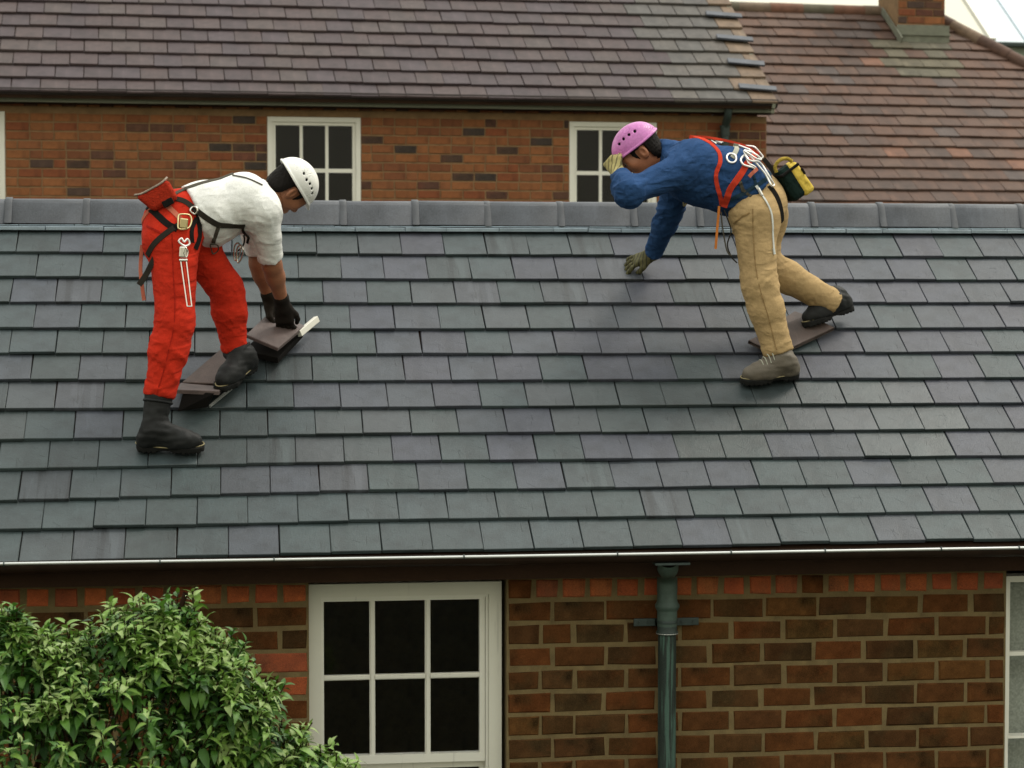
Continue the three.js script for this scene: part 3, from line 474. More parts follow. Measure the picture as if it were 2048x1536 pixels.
// ---------------------------------------------------------------- figures: distance fields meshed as smooth surfaces
const smin = (a, b, k) => { const h = Math.max(k - Math.abs(a - b), 0) / k; return Math.min(a, b) - h * h * k * 0.25; };
const cap = (a, b, ra, rb = ra, k) => ({ a, b, ra, rb, k, d: [b[0] - a[0], b[1] - a[1], b[2] - a[2]], l: Math.max(1e-9, (b[0] - a[0]) ** 2 + (b[1] - a[1]) ** 2 + (b[2] - a[2]) ** 2) });
function capD(q, x, y, z) {
  const px = x - q.a[0], py = y - q.a[1], pz = z - q.a[2], t = clamp((px * q.d[0] + py * q.d[1] + pz * q.d[2]) / q.l);
  return Math.hypot(px - t * q.d[0], py - t * q.d[1], pz - t * q.d[2]) - (q.ra + (q.rb - q.ra) * t);
}
const union = (list, k) => (x, y, z) => { let d = 1e9; for (const q of list) { const e = capD(q, x, y, z), kk = q.k ?? k; d = d > 1e8 ? e : e > d + kk ? d : smin(d, e, kk); } return d; };
const halfspace = (p, n) => { const L = Math.hypot(...n), a = n.map((v) => v / L); return (x, y, z) => (x - p[0]) * a[0] + (y - p[1]) * a[1] + (z - p[2]) * a[2]; }; // negative behind the plane
const both = (...f) => (x, y, z) => { let d = -1e9; for (const g of f) d = Math.max(d, g(x, y, z)); return d; };
const either = (k, ...f) => (x, y, z) => { let d = f[0](x, y, z); for (let i = 1; i < f.length; i++) d = smin(d, f[i](x, y, z), k); return d; };
const crease = (x, y, z) => { const n = PERLIN.noise(x + 31.3, y + 17.7, z + 53.1); return 1.05 * Math.exp(-n * n * (n > 0 ? 240 : 26)) - 0.22; };
const lump = (x, y, z) => PERLIN.noise(x + 31.3, y + 17.7, z + 53.1);
function surface(f, lo, hi, cell) { // surface nets over the box lo..hi
  const n = [0, 1, 2].map((i) => Math.ceil((hi[i] - lo[i]) / cell) + 1), [nx, ny, nz] = n, F = new Float32Array(nx * ny * nz), id = (i, j, k) => (k * ny + j) * nx + i, Bk = 6;
  for (let k = 0; k < nz; k += Bk) for (let j = 0; j < ny; j += Bk) for (let i = 0; i < nx; i += Bk) {
    const c = f(lo[0] + (i + 2.5) * cell, lo[1] + (j + 2.5) * cell, lo[2] + (k + 2.5) * cell), skip = Math.abs(c) > cell * 7.5 + 0.012;
    for (let c2 = k; c2 < Math.min(nz, k + Bk); c2++) for (let b = j; b < Math.min(ny, j + Bk); b++) for (let a = i; a < Math.min(nx, i + Bk); a++)
      F[id(a, b, c2)] = skip ? c : f(lo[0] + a * cell, lo[1] + b * cell, lo[2] + c2 * cell);
  }
  const vi = new Int32Array(nx * ny * nz).fill(-1), pos = [], idx = [], E = [[0, 1], [0, 2], [0, 4], [1, 3], [1, 5], [2, 3], [2, 6], [3, 7], [4, 5], [4, 6], [5, 7], [6, 7]];
  const v = new Float32Array(8);
  for (let k = 0; k < nz - 1; k++) for (let j = 0; j < ny - 1; j++) for (let i = 0; i < nx - 1; i++) {
    let m = 0; for (let c = 0; c < 8; c++) { v[c] = F[id(i + (c & 1), j + (c >> 1 & 1), k + (c >> 2))]; if (v[c] < 0) m |= 1 << c; }
    if (m === 0 || m === 255) continue;
    let x = 0, y = 0, z = 0, s = 0;
    for (const [a, b] of E) if ((v[a] < 0) !== (v[b] < 0)) { const t = v[a] / (v[a] - v[b]); x += (a & 1) + ((b & 1) - (a & 1)) * t; y += (a >> 1 & 1) + ((b >> 1 & 1) - (a >> 1 & 1)) * t; z += (a >> 2) + ((b >> 2) - (a >> 2)) * t; s++; }
    vi[id(i, j, k)] = pos.length / 3; pos.push(lo[0] + (i + x / s) * cell, lo[1] + (j + y / s) * cell, lo[2] + (k + z / s) * cell);
  }
  const quad = (a, b, c, d, flip) => { if (a < 0 || b < 0 || c < 0 || d < 0) return; flip ? idx.push(a, c, b, a, d, c) : idx.push(a, b, c, a, c, d); };
  for (let k = 1; k < nz - 1; k++) for (let j = 1; j < ny - 1; j++) for (let i = 1; i < nx - 1; i++) {
    const s = F[id(i, j, k)] < 0;
    if (s !== F[id(i + 1, j, k)] < 0) quad(vi[id(i, j - 1, k - 1)], vi[id(i, j, k - 1)], vi[id(i, j, k)], vi[id(i, j - 1, k)], !s);
    if (s !== F[id(i, j + 1, k)] < 0) quad(vi[id(i - 1, j, k - 1)], vi[id(i - 1, j, k)], vi[id(i, j, k)], vi[id(i, j, k - 1)], !s);
    if (s !== F[id(i, j, k + 1)] < 0) quad(vi[id(i - 1, j - 1, k)], vi[id(i, j - 1, k)], vi[id(i, j, k)], vi[id(i - 1, j, k)], !s);
  }
  const g = new THREE.BufferGeometry(); g.setAttribute('position', new THREE.Float32BufferAttribute(pos, 3)); g.setIndex(idx); g.computeVertexNormals();
  const uv = []; for (let i = 0; i < pos.length; i += 3) uv.push(pos[i] * 0.8 + pos[i + 2] * 0.6, pos[i + 1] + pos[i + 2] * 0.25);
  g.setAttribute('uv', new THREE.Float32BufferAttribute(uv, 2)); return g;
}
function bounds(list, pad) { const lo = [1e9, 1e9, 1e9], hi = [-1e9, -1e9, -1e9]; for (const q of list) for (let i = 0; i < 3; i++) { const r = Math.max(q.ra, q.rb); lo[i] = Math.min(lo[i], q.a[i] - r - pad, q.b[i] - r - pad); hi[i] = Math.max(hi[i], q.a[i] + r + pad, q.b[i] + r + pad); } return [lo, hi]; }
const mix = (a, b, t) => a.map((v, i) => v + (b[i] - v) * t);
const plus = (a, b, s = 1) => a.map((v, i) => v + b[i] * s);
const minus = (a, b) => a.map((v, i) => v - b[i]);
const unit = (a) => { const l = Math.hypot(...a); return a.map((v) => v / l); };
const cross = (a, b) => [a[1] * b[2] - a[2] * b[1], a[2] * b[0] - a[0] * b[2], a[0] * b[1] - a[1] * b[0]];
const dist = (a, b) => Math.hypot(...minus(a, b));
function frame3(F, Up) { const f = unit(F), s = unit(cross(Up, f)), u = cross(f, s); return { f, u, s, at: (o, a, b, c) => plus(plus(plus(o, f, a), u, b), s, c), mat: (o) => new THREE.Matrix4().makeBasis(V(s), V(u), V(f)).setPosition(V(o)) }; } // local x side, y up, z forward

function trunk(J, extra = 0) { // pelvis, belly and chest as paired columns
  const L = [], lat = unit(minus(J.shoulder[0], J.shoulder[1])), hl = unit(minus(J.hip[0], J.hip[1])), wl = unit(plus(lat, hl));
  const pel = [plus(J.pelvis, hl, 0.06), plus(J.pelvis, hl, -0.06)], wa = [plus(J.waist, wl, 0.055), plus(J.waist, wl, -0.055)], ch = [plus(J.chest, lat, 0.08), plus(J.chest, lat, -0.08)];
  const r = J.r, sh = J.shoulder.map((s, i) => mix(s, J.neck, 0.25));
  for (const i of [0, 1]) L.push(cap(pel[i], wa[i], r[0] + extra, r[1] + extra), cap(wa[i], ch[i], r[1] + extra, r[2] + extra), cap(ch[i], sh[i], r[2] * 0.94 + extra, 0.066 + extra));
  L.push(cap(pel[0], pel[1], r[0] + extra), cap(wa[0], wa[1], r[1] + extra), cap(ch[0], ch[1], r[2] + extra), cap(mix(sh[0], sh[1], 0.5), J.neck, 0.075 + extra, 0.058 + extra));
  return L;
}
const legs = (J, r, extra = 0) => [0, 1].flatMap((i) => [cap(J.hip[i], J.knee[i], r[0] + extra, r[1] + extra), cap(J.knee[i], mix(J.knee[i], J.ankle[i], 0.35), r[1] + extra, r[2] + extra), cap(mix(J.knee[i], J.ankle[i], 0.35), J.ankle[i], r[2] + extra, r[3] + extra)]);
const arms = (J, r, extra = 0) => [0, 1].flatMap((i) => [cap(J.shoulder[i], J.elbow[i], r[0] + extra, r[1] + extra), cap(J.elbow[i], mix(J.elbow[i], J.wrist[i], 0.3), r[1] + extra, r[2] + extra), cap(mix(J.elbow[i], J.wrist[i], 0.3), J.wrist[i], r[2] + extra, r[3] + extra)]);
function headField(o, B) { // returns a field in metres in the head's own frame, evaluated at a world point
  const ell = (cx, cy, cz, rx, ry, rz) => (x, y, z) => { const a = (x - cx) / rx, b = (y - cy) / ry, c = (z - cz) / rz, k = Math.hypot(a, b, c); return (k - 1) * Math.min(rx, ry, rz) * (k < 1 ? 1 : 1); };
  const P = [ // x side, y up, z forward
    [ell(0, 0.03, -0.008, 0.076, 0.098, 0.098), 0], [ell(0, -0.045, 0.035, 0.057, 0.062, 0.052), 0.04], [ell(0, -0.094, 0.066, 0.026, 0.022, 0.024), 0.035], [ell(0, 0.018, 0.078, 0.052, 0.02, 0.02), 0.025],
    [ell(0.045, -0.02, 0.062, 0.022, 0.022, 0.022), 0.03], [ell(-0.045, -0.02, 0.062, 0.022, 0.022, 0.022), 0.03], [ell(0, -0.066, 0.086, 0.024, 0.008, 0.012), 0.012], [ell(0, -0.079, 0.084, 0.02, 0.008, 0.011), 0.01]];
  const nose = [cap([0, 0.008, 0.094], [0, -0.03, 0.112], 0.008, 0.0125), cap([-0.012, -0.036, 0.1], [0.012, -0.036, 0.1], 0.009)];
  const ears = [1, -1].map((s) => { const c = [s * 0.078, -0.008, -0.012]; return (x, y, z) => { const a = (x - c[0]) * s, b = y - c[1], cc = z - c[2], k = Math.hypot((a - cc * -0.25) / 0.011, b / 0.034, cc / 0.021); const hole = Math.hypot((a - 0.012) / 0.009, (b - 0.004) / 0.021, (cc - 0.003) / 0.012); return Math.max((k - 1) * 0.011, -(hole - 1) * 0.008); }; });
  const sockets = [1, -1].map((s) => ell(s * 0.033, 0.002, 0.094, 0.017, 0.011, 0.012));
  return (wx, wy, wz) => {
    const p = [wx - o[0], wy - o[1], wz - o[2]], x = p[0] * B.s[0] + p[1] * B.s[1] + p[2] * B.s[2], y = p[0] * B.u[0] + p[1] * B.u[1] + p[2] * B.u[2], z = p[0] * B.f[0] + p[1] * B.f[1] + p[2] * B.f[2];
    let d = P[0][0](x, y, z); for (let i = 1; i < P.length; i++) d = smin(d, P[i][0](x, y, z), P[i][1]);
    for (const q of nose) d = smin(d, capD(q, x, y, z), 0.014);
    for (const s of sockets) d = Math.max(d, -s(x, y, z) * 0.8);
    for (const e of ears) d = smin(d, e(x, y, z), 0.007);
    return d;
  };
}
function hand(w, dir, palm, thumbSide, curl, sc = 1, spread = 0.06) { // wrist, direction of the fingers, way the palm faces, side the thumb leaves
  const B = { f: unit(dir) }; B.s = unit(cross(palm, B.f)); B.n = unit(cross(B.f, B.s)); if (B.n[0] * palm[0] + B.n[1] * palm[1] + B.n[2] * palm[2] < 0) B.n = B.n.map((v) => -v);
  const at = (f, s, n) => plus(plus(plus(w, B.f, f * sc), B.s, s * sc), B.n, n * sc), L = [];
  L.push(cap(w, at(0.03, 0, 0), 0.032 * sc, 0.033 * sc)); for (const s of [-0.027, -0.009, 0.009, 0.027]) L.push(cap(at(0.02, s * 0.8, 0), at(0.088, s * 1.1, 0), 0.0185 * sc, 0.0165 * sc));
  const len = [0.066, 0.077, 0.072, 0.056];
  for (let i = 0; i < 4; i++) {
    const s = (i - 1.5) * 0.0215 * thumbSide * -1 * -1; let a = 0, f = 0.09, n = 0, q = at(f, s * 1.0, n); const spr = (i - 1.5) * spread * thumbSide;
    for (const [fr, c] of [[0.45, curl[0]], [0.31, curl[1]], [0.24, curl[2]]]) { a += c * (1 + (i - 1.5) * 0.06); f += Math.cos(a) * len[i] * fr; n += Math.sin(a) * len[i] * fr; const e = at(f, s + spr * (f - 0.09), n); L.push(cap(q, e, 0.0112 * sc, 0.0102 * sc, 0.006)); q = e; }
  }
  const t = -thumbSide, t0 = at(0.03, t * 0.026, 0.008), t1 = at(0.066, t * 0.052, 0.02), t2 = at(0.094, t * 0.054, 0.034 + 0.012 * curl[0]), t3 = at(0.116, t * 0.046, 0.044 + 0.02 * curl[0]);
  L.push(cap(t0, t1, 0.018 * sc, 0.0145 * sc, 0.014), cap(t1, t2, 0.0138 * sc, 0.0122 * sc, 0.006), cap(t2, t3, 0.012 * sc, 0.0105 * sc, 0.006));
  return L;
}
function boot(o, B, shin, r, shaftR) { // sole centre under the ankle; upper, sole and welt
  const at = (f, u, s) => B.at(o, f, u, s), up = [cap(at(-0.045, 0.052, 0), at(-0.02, 0.085, 0), 0.042, 0.047), cap(at(-0.04, 0.045, 0), at(0.12, 0.042, 0), 0.04, 0.046), cap(at(0.08, 0.04, 0.004), at(0.165, 0.045, 0), 0.044, 0.036), cap(at(0.01, 0.1, 0), at(0.11, 0.06, 0), 0.046, 0.04), cap(at(-0.012, 0.09, 0), shin, 0.05, shaftR)];
  const low = halfspace(at(0, 0.026, 0), B.u.map((v) => -v)), u = union(up, 0.03);
  const upper = (x, y, z) => Math.max(u(x, y, z), low(x, y, z)) + 0.0022 * lump(x * 38, y * 38, z * 38) + 0.0035 * lump(x * 14, y * 60, z * 14) * step(0.16, 0.08, Math.abs(dist([x, y, z], at(0.03, 0.09, 0))));
  const foot = [[-0.05, 0, 0.041, 0.06, 0, 0.039], [0.06, 0.002, 0.039, 0.12, 0.003, 0.05], [0.12, 0.003, 0.05, 0.168, 0, 0.041]];
  const sole = (x, y, z) => {
    const p = [x - o[0], y - o[1], z - o[2]], f = p[0] * B.f[0] + p[1] * B.f[1] + p[2] * B.f[2], h = p[0] * B.u[0] + p[1] * B.u[1] + p[2] * B.u[2], s = p[0] * B.s[0] + p[1] * B.s[1] + p[2] * B.s[2];
    let d = 1e9; for (const [a, c, ra, b, e, rb] of foot) { const t = clamp(((f - a) * (b - a) + (s - c) * (e - c)) / ((b - a) ** 2 + (e - c) ** 2)); d = Math.min(d, Math.hypot(f - a - t * (b - a), s - c - t * (e - c)) - (ra + (rb - ra) * t)); }
    d = Math.max(d, Math.abs(h - 0.015) - 0.015); const arch = Math.max(Math.abs(f - 0.035) - 0.028, h - 0.012); d = Math.max(d, -arch);
    const lug = Math.max(Math.abs(((f + 1) % 0.022) - 0.011) - 0.0035, h - 0.007); return Math.max(d, -lug);
  };
  const [lo, hi] = bounds(up, 0.03);
  return { upper: surface(upper, lo, hi, 0.0055), sole: surface(sole, lo.map((v) => v - 0.02), hi, 0.0045), at };
}
const VIEW = unit([-0.12, 0.02, 0.99]); // towards the open side of the roof, where the straps are seen
function drape(f, p, off, reach = 0.42, dir = VIEW) { let t = reach; for (let i = 0; i < 60; i++) { const q = plus(p, dir, t), d = f(...q) - off; if (d < 0.0006) return q; t -= Math.max(0.002, d * 0.7); if (t < -0.35) break; } return null; }
function gradient(f, q) { const e = 0.006; return unit([f(q[0] + e, q[1], q[2]) - f(q[0] - e, q[1], q[2]), f(q[0], q[1] + e, q[2]) - f(q[0], q[1] - e, q[2]), f(q[0], q[1], q[2] + e) - f(q[0], q[1], q[2] - e)]); }
function ribbon(pts, nrm, width, th) { // webbing: a thin flat strip along pts
  const pos = [], idx = [], n = pts.length; let run = 0; const uv = [];
  for (let i = 0; i < n; i++) {
    const t = unit(minus(pts[Math.min(n - 1, i + 1)], pts[Math.max(0, i - 1)])), s = unit(cross(t, nrm[i])), k = cross(s, t); if (i) run += dist(pts[i], pts[i - 1]);
    for (const [a, b] of [[-0.5, 0], [-0.46, 1], [0.46, 1], [0.5, 0]]) { pos.push(...plus(plus(pts[i], s, a * width), k, b * th)); uv.push(run, a * width); }
  }
  for (let i = 0; i < n - 1; i++) for (let c = 0; c < 4; c++) { const a = i * 4 + c, b = i * 4 + (c + 1) % 4; idx.push(a, a + 4, b, b, a + 4, b + 4); }
  idx.push(0, 1, 2, 0, 2, 3, n * 4 - 4, n * 4 - 2, n * 4 - 3, n * 4 - 4, n * 4 - 1, n * 4 - 2);
  const g = new THREE.BufferGeometry(); g.setAttribute('position', new THREE.Float32BufferAttribute(pos, 3)); g.setAttribute('uv', new THREE.Float32BufferAttribute(uv, 2)); g.setIndex(idx); return toCreasedNormals(g, 0.8);
}
function strap(f, path, width, th = 0.003, o = {}) { // f: surface it lies on; where the path leaves the body it hangs free at the depth it last had
  const c = new THREE.CatmullRomCurve3(path.map((p) => V(p)), false, 'centripetal').getPoints(Math.max(12, path.length * 9)), P = [], Q = []; let last = null;
  for (const v of c) { const p = v.toArray(), d = o.free ? p : drape(f, p, o.off ?? 0.001, o.reach); if (d && !(last && Math.abs(d[2] - last[2]) > 0.2)) { P.push(d); Q.push(o.free ? VIEW : unit(plus(gradient(f, d), VIEW, 0.35))); last = d; } else { const z = last ? last[2] - p[2] : 0.02; P.push(plus(p, VIEW, z)); Q.push(VIEW); } }
  for (let k = 0; k < 3; k++) for (let i = 1; i < P.length - 1; i++) { P[i] = mix(P[i], mix(P[i - 1], P[i + 1], 0.5), 0.5); Q[i] = unit(mix(Q[i], mix(Q[i - 1], Q[i + 1], 0.5), 0.5)); }
  return ribbon(P, Q, width, th);
}
const wire = (pts, r, closed = true, seg) => tube(pts, r, seg ?? pts.length * 10, 7, closed);
function person(at, label, group) { return thing('person', at, 0, label, 'person'); }
const put = (name, geo, m, root, parent = root) => { const o = mesh(name, geo.translate(-root.position.x, -root.position.y, -root.position.z), m); parent.add(o); return o; }; // geometry given in the world, kept under its thing

const cloth = (rgb, o = {}) => mat(rgb, { map: scaled(tCloth, 2.2), bumpMap: scaled(bWrinkle, 2.6), bumpScale: 0.009, roughness: 0.95, specularIntensity: 0.25, ...o });
const webbing = (c) => cloth(c, { bumpMap: scaled(bCloth, 9), bumpScale: 0.0007 });
const F = {
  skin: mat([.34, .135, .065], { map: scaled(tCloth, 1.5), roughness: 0.55 }), skinPale: mat([.4, .155, .075], { map: scaled(tCloth, 1.5), roughness: 0.52 }),
  hair: mat([.009, .0065, .005], { roughness: 0.7, specularIntensity: 0.3, map: scaled(tGrain, 9) }), lip: mat([.3, .1, .07], { roughness: 0.5 }), white: mat([.4, .36, .32], { roughness: 0.3 }), iris: mat([.03, .02, .012], { roughness: 0.15 }),
  shirt: cloth([.88, .88, .85], { bumpScale: 0.0035 }), red: cloth([.56, .03, .012], { bumpScale: 0.0055 }), blue: cloth([.026, .07, .18]), tan: cloth([.47, .325, .16], { bumpScale: 0.005 }), redDark: cloth([.4, .018, .009]), tanDark: cloth([.33, .215, .095]), navy: cloth([.02, .045, .07]),
  bootDark: mat([.02, .021, .021], { specularIntensity: 0.35, map: scaled(tGrain, 4), bumpMap: scaled(bGrain, 8), bumpScale: 0.0012, roughness: 0.55 }), bootTan: mat([.15, .125, .092], { map: scaled(tGrain, 4), bumpMap: scaled(bGrain, 8), bumpScale: 0.0012, roughness: 0.65 }),
  rubber: mat([.016, .016, .015], { specularIntensity: 0.4, map: scaled(tGrain, 5), roughness: 0.85 }), welt: mat([.25, .21, .11], { roughness: 0.8 }),
  gloveDark: mat([.016, .012, .009], { specularIntensity: 0.3, map: scaled(tGrain, 5), roughness: 0.8 }), gloveYellow: mat([.4, .34, .14], { map: scaled(tGlove, 5), roughness: 0.85 }), gloveGreen: mat([.085, .078, .028], { map: scaled(tGlove, 5), roughness: 0.85 }),
  helmetWhite: mat([.9, .9, .88], { roughness: 0.3, map: scaled(tPaint, 2) }), helmetPink: mat([.66, .2, .55], { roughness: 0.35, map: scaled(tCloth, 1) }),
  webDark: webbing([.035, .03, .024]), webGrey: webbing([.1, .09, .07]), webPink: webbing([.55, .16, .1]), webRed: webbing([.66, .06, .028]), webOrange: webbing([.62, .2, .04]), webBlack: webbing([.011, .01, .009]), webPale: webbing([.42, .42, .34]),
  steel: mat([.62, .6, .54], { roughness: 0.22, metalness: 0.95 }), alloy: mat([.85, .83, .8], { roughness: 0.32, metalness: 0.55 }), brass: mat([.5, .42, .22], { roughness: 0.35, metalness: 0.9 }),
  rope: webbing([.78, .8, .76]), pouchRed: cloth([.66, .05, .02]), lining: cloth([.75, .62, .5]), bagYellow: cloth([.78, .56, .1]), bagGreen: cloth([.009, .022, .018]), patch: cloth([.8, .79, .76]),
};
function helmet(o, B, rx, ry, rz, tiltF, m, root, slots) { // shell with a rolled rim and rows of real vent slots
  const loc = (x, y, z) => { const p = [x - o[0], y - o[1], z - o[2]]; return [p[0] * B.s[0] + p[1] * B.s[1] + p[2] * B.s[2], p[0] * B.u[0] + p[1] * B.u[1] + p[2] * B.u[2], p[0] * B.f[0] + p[1] * B.f[1] + p[2] * B.f[2]]; };
  const E = (q, a, b, c) => (Math.hypot(q[0] / a, q[1] / b, q[2] / c) - 1) * Math.min(a, b, c);
  const f = (x, y, z) => {
    const q = loc(x, y, z), rim = -(q[1] - tiltF * q[2] - 0.018 * Math.abs(q[2] / rz) ** 2 * Math.sign(q[2]) * -0.3);
    let d = Math.max(E(q, rx, ry, rz), -E(q, rx - 0.005, ry - 0.005, rz - 0.005)); d = Math.max(d, rim);
    d = smin(d, Math.max(Math.abs(E(q, rx + 0.001, ry, rz + 0.001)) - 0.0035, Math.abs(rim + 0.004) - 0.004), 0.004);
    if (q[2] > 0) d = smin(d, Math.max(Math.abs(q[1] - tiltF * q[2] + 0.003 + (q[2] - rz) * 0.25) - 0.0028, Math.hypot(q[0] / (rx * 0.86), q[2] / (rz + 0.028)) * 0.1 - 0.1, rz * 0.72 - q[2]), 0.008);
    for (const s of slots) d = Math.max(d, -capD(s, Math.abs(q[0]), q[1], q[2]));
    return d;
  };
  const R = Math.max(rx, ry, rz) + 0.05, h = put('helmet', surface(f, o.map((v) => v - R), o.map((v) => v + R), 0.0036), m, root); return h;
}
function hairOf(o, B, root, low) {
  const f = (x, y, z) => {
    const p = [x - o[0], y - o[1], z - o[2]], X = p[0] * B.s[0] + p[1] * B.s[1] + p[2] * B.s[2], Y = p[0] * B.u[0] + p[1] * B.u[1] + p[2] * B.u[2], Z = p[0] * B.f[0] + p[1] * B.f[1] + p[2] * B.f[2];
    let d = (Math.hypot(X / 0.0835, (Y - 0.026) / 0.106, (Z + 0.012) / 0.106) - 1) * 0.083;
    d = smin(d, (Math.hypot(X / 0.062, (Y + 0.045) / 0.05, (Z + 0.052) / 0.042) - 1) * 0.042, 0.03);
    const line = Math.max(low + 0.62 * (Z + 0.01) - Y - 0.012, Z - 0.072 - 0.2 * Y), side = Z > -0.035 ? Math.max(line, -0.2) : low - 0.105 - Y * 0.0 - (Y - low) * 1 + (Y - low) * 0; // hairline: round the ear, down to the nape
    const cutY = Z > 0.018 ? 0.012 + 1.1 * (Z - 0.018) * (Z > 0.04 ? 1 : 0.2) - 0.045 * step(0.045, 0.02, Z) : Z > -0.036 ? 0.02 : -0.088;
    const edge = Math.max(cutY - Y, Z - 0.085);
    return Math.max(d, edge * 0.75) + 0.0025 * lump(x * 90, y * 90, z * 90) + 0.002 * lump(x * 190, y * 60, z * 190);
  };
  return put('hair', surface(f, o.map((v) => v - 0.15), o.map((v) => v + 0.15), 0.0042), F.hair, root);
}
function eyesOf(o, B, root, body) { for (const s of [1, -1]) { const c = B.at(o, 0.083, 0.002, s * 0.033), g = new THREE.SphereGeometry(0.0108, 16, 12); g.translate(...c); const e = put('eye', g, F.white, root, body); const i = new THREE.SphereGeometry(0.0062, 12, 8); i.translate(...B.at(o, 0.0905, 0.0, s * 0.033)); put('iris', i, F.iris, root, e); } }
function bodyOf(list, head, headAt, wrists, root, m) {
  const all = union(list, 0.03), hd = headField(headAt, head), neckless = all;
  const f = (x, y, z) => { const a = neckless(x, y, z); const r = Math.hypot(x - headAt[0], y - headAt[1], z - headAt[2]); return r < 0.2 ? smin(a, hd(x, y, z), 0.03) : a; };
  const [lo, hi] = bounds(list, 0.02);
  // fine cells round the head, coarser for the rest, cut along one plane under the jaw and joined
  const n = unit(minus(headAt, root.userData.neckAt)), cut = plus(root.userData.neckAt, n, 0.035), H = halfspace(cut, n);
  const fine = surface((x, y, z) => Math.max(f(x, y, z), -H(x, y, z) - 0.002), headAt.map((v) => v - 0.17), headAt.map((v) => v + 0.17), 0.0035), rest = surface((x, y, z) => Math.max(f(x, y, z), H(x, y, z) - 0.002), lo.map((v, i) => Math.min(v, headAt[i] - 0.1)), hi, 0.0105);
  return put('body', mergeGeometries([fine, rest]), m, root);
}

const looseGlove = mat([.024, .018, .012], { specularIntensity: 0.3, map: scaled(tGrain, 5), roughness: 0.85 });
// ---------------------------------------------------------------- the worker in red trousers, bent over a tile
{
  const J = {
    pelvis: [-0.235, 4.009, -9.83], waist: [-0.119, 4.046, -9.86], chest: [0.038, 4.093, -9.93], neck: [0.172, 4.138, -9.97],
    hip: [[-0.261, 3.921, -9.71], [-0.182, 3.91, -9.93]], knee: [[-0.254, 3.563, -9.62], [-0.032, 3.704, -9.92]], ankle: [[-0.328, 3.217, -9.6], [0.007, 3.409, -9.97]],
    shoulder: [[0.135, 4.045, -9.8], [0.091, 4.043, -10.12]], elbow: [[0.177, 3.81, -9.98], [0.121, 3.816, -10.19]], wrist: [[0.228, 3.634, -10.14], [0.172, 3.648, -10.27]], r: [.115, .112, .108] };
  const root = person([-0.301, 2.981, -9.597], 'worker in red trousers and white helmet bending over a tile, seen from his side'); root.userData.neckAt = J.neck;
  const headAt = [0.261, 4.164, -9.985], HB = frame3(minus([0.308, 4.082, -10.04], headAt), minus([0.366, 4.227, -9.985], headAt));
  // skin: one figure under the clothes
  const slim = [...trunk(J, -0.018), ...legs(J, [.08, .062, .058, .044]), ...arms(J, [.047, .042, .041, .028]), cap(J.neck, plus(headAt, HB.u, -0.05), .058, .055)];
  const body = bodyOf(slim, HB, headAt, J.wrist, root, F.skin); eyesOf(headAt, HB, root, body);
  // trousers
  const tr = [...legs(J, [.112, .083, .083, .066]).map((q, i) => i > 2 ? { ...q, ra: q.ra - 0.008, rb: q.rb - 0.008 } : q), ...trunk(J, 0.006).slice(0, 1), ...trunk(J, 0.006).slice(3, 4), ...trunk(J, 0.006).slice(6, 7), cap(J.pelvis, J.hip[0], .122, .118), cap(J.pelvis, J.hip[1], .122, .118), cap(plus(J.pelvis, [-0.06, -0.02, 0.05]), plus(J.hip[0], [-0.035, -0.02, 0]), .1, .1), cap(plus(J.pelvis, [-0.06, -0.02, -0.06]), plus(J.hip[1], [-0.08, -0.02, 0]), .1, .1)];
  const tu = union(tr, 0.035), wst = halfspace(mix(J.pelvis, J.waist, 0.5), minus(J.waist, J.pelvis)), hem = [0, 1].map((i) => halfspace(plus(J.ankle[i], unit(minus(J.knee[i], J.ankle[i])), 0.012), minus(J.ankle[i], J.knee[i])));
  const folds = (x, y, z) => { let w = 0; for (const i of [0, 1]) { w = Math.max(w, Math.exp(-(((x - J.ankle[i][0]) ** 2 + (y - J.ankle[i][1] - 0.12) ** 2 + (z - J.ankle[i][2]) ** 2)) / 0.03), 0.85 * Math.exp(-(((x - J.knee[i][0]) ** 2 + (y - J.knee[i][1] + 0.03) ** 2 + (z - J.knee[i][2]) ** 2)) / 0.016), 0.65 * Math.exp(-(((x - J.hip[i][0] - 0.06) ** 2 + (y - J.hip[i][1] + 0.07) ** 2 + (z - J.hip[i][2]) ** 2)) / 0.012)); }
    const wv = lump(x * 6, y * 6, z * 6), a = crease(x * 3.5 + y * 2, y * 17 + x * 9 + 1.5 * wv, z * 4), b = crease(x * 6 - y * 2 + 9, y * 25 - x * 16 + wv, z * 6); return (0.001 + 0.01 * w) * (0.75 * a + 0.4 * b); };
  const trousers = (x, y, z) => { let d = tu(x, y, z); if (d > 0.06) return d; if (y > J.pelvis[1] - 0.1) d = Math.max(d, wst(x, y, z)); for (const i of [0, 1]) { const r = dist([x, y, z], J.ankle[i]); if (r < 0.22) d = Math.max(d, hem[i](x, y, z)); } return d - folds(x, y, z); };
  { const [lo, hi] = bounds(tr, 0.03); put('trousers', surface(trousers, lo, hi, 0.0085), F.red, root); }
  for (const p of [[[-0.25, 3.939, -9.7], [-0.25, 3.783, -9.66], [-0.245, 3.564, -9.6], [-0.281, 3.388, -9.6], [-0.326, 3.239, -9.6]]]) put('seam', strap(trousers, p, 0.004, 0.002), F.redDark, root);
  put('pocket', strap(trousers, [[-0.365, 3.975, -9.75], [-0.325, 3.957, -9.75], [-0.275, 3.933, -9.75]], 0.009, 0.003), F.redDark, root);
  // T-shirt, loose over the belly, short sleeves
  const slv = [0, 1].map((i) => mix(J.shoulder[i], J.elbow[i], i ? 0.8 : 0.86));
  const sh = [...trunk(J, 0.012), cap(J.shoulder[0], slv[0], .072, .058), cap(J.shoulder[1], slv[1], .07, .056), cap(plus(J.waist, [0.01, -0.05, 0]), plus(J.chest, [-0.02, -0.035, 0]), .112, .09), cap(mix(J.shoulder[0], J.chest, 0.3), mix(J.shoulder[1], J.chest, 0.3), .088)];
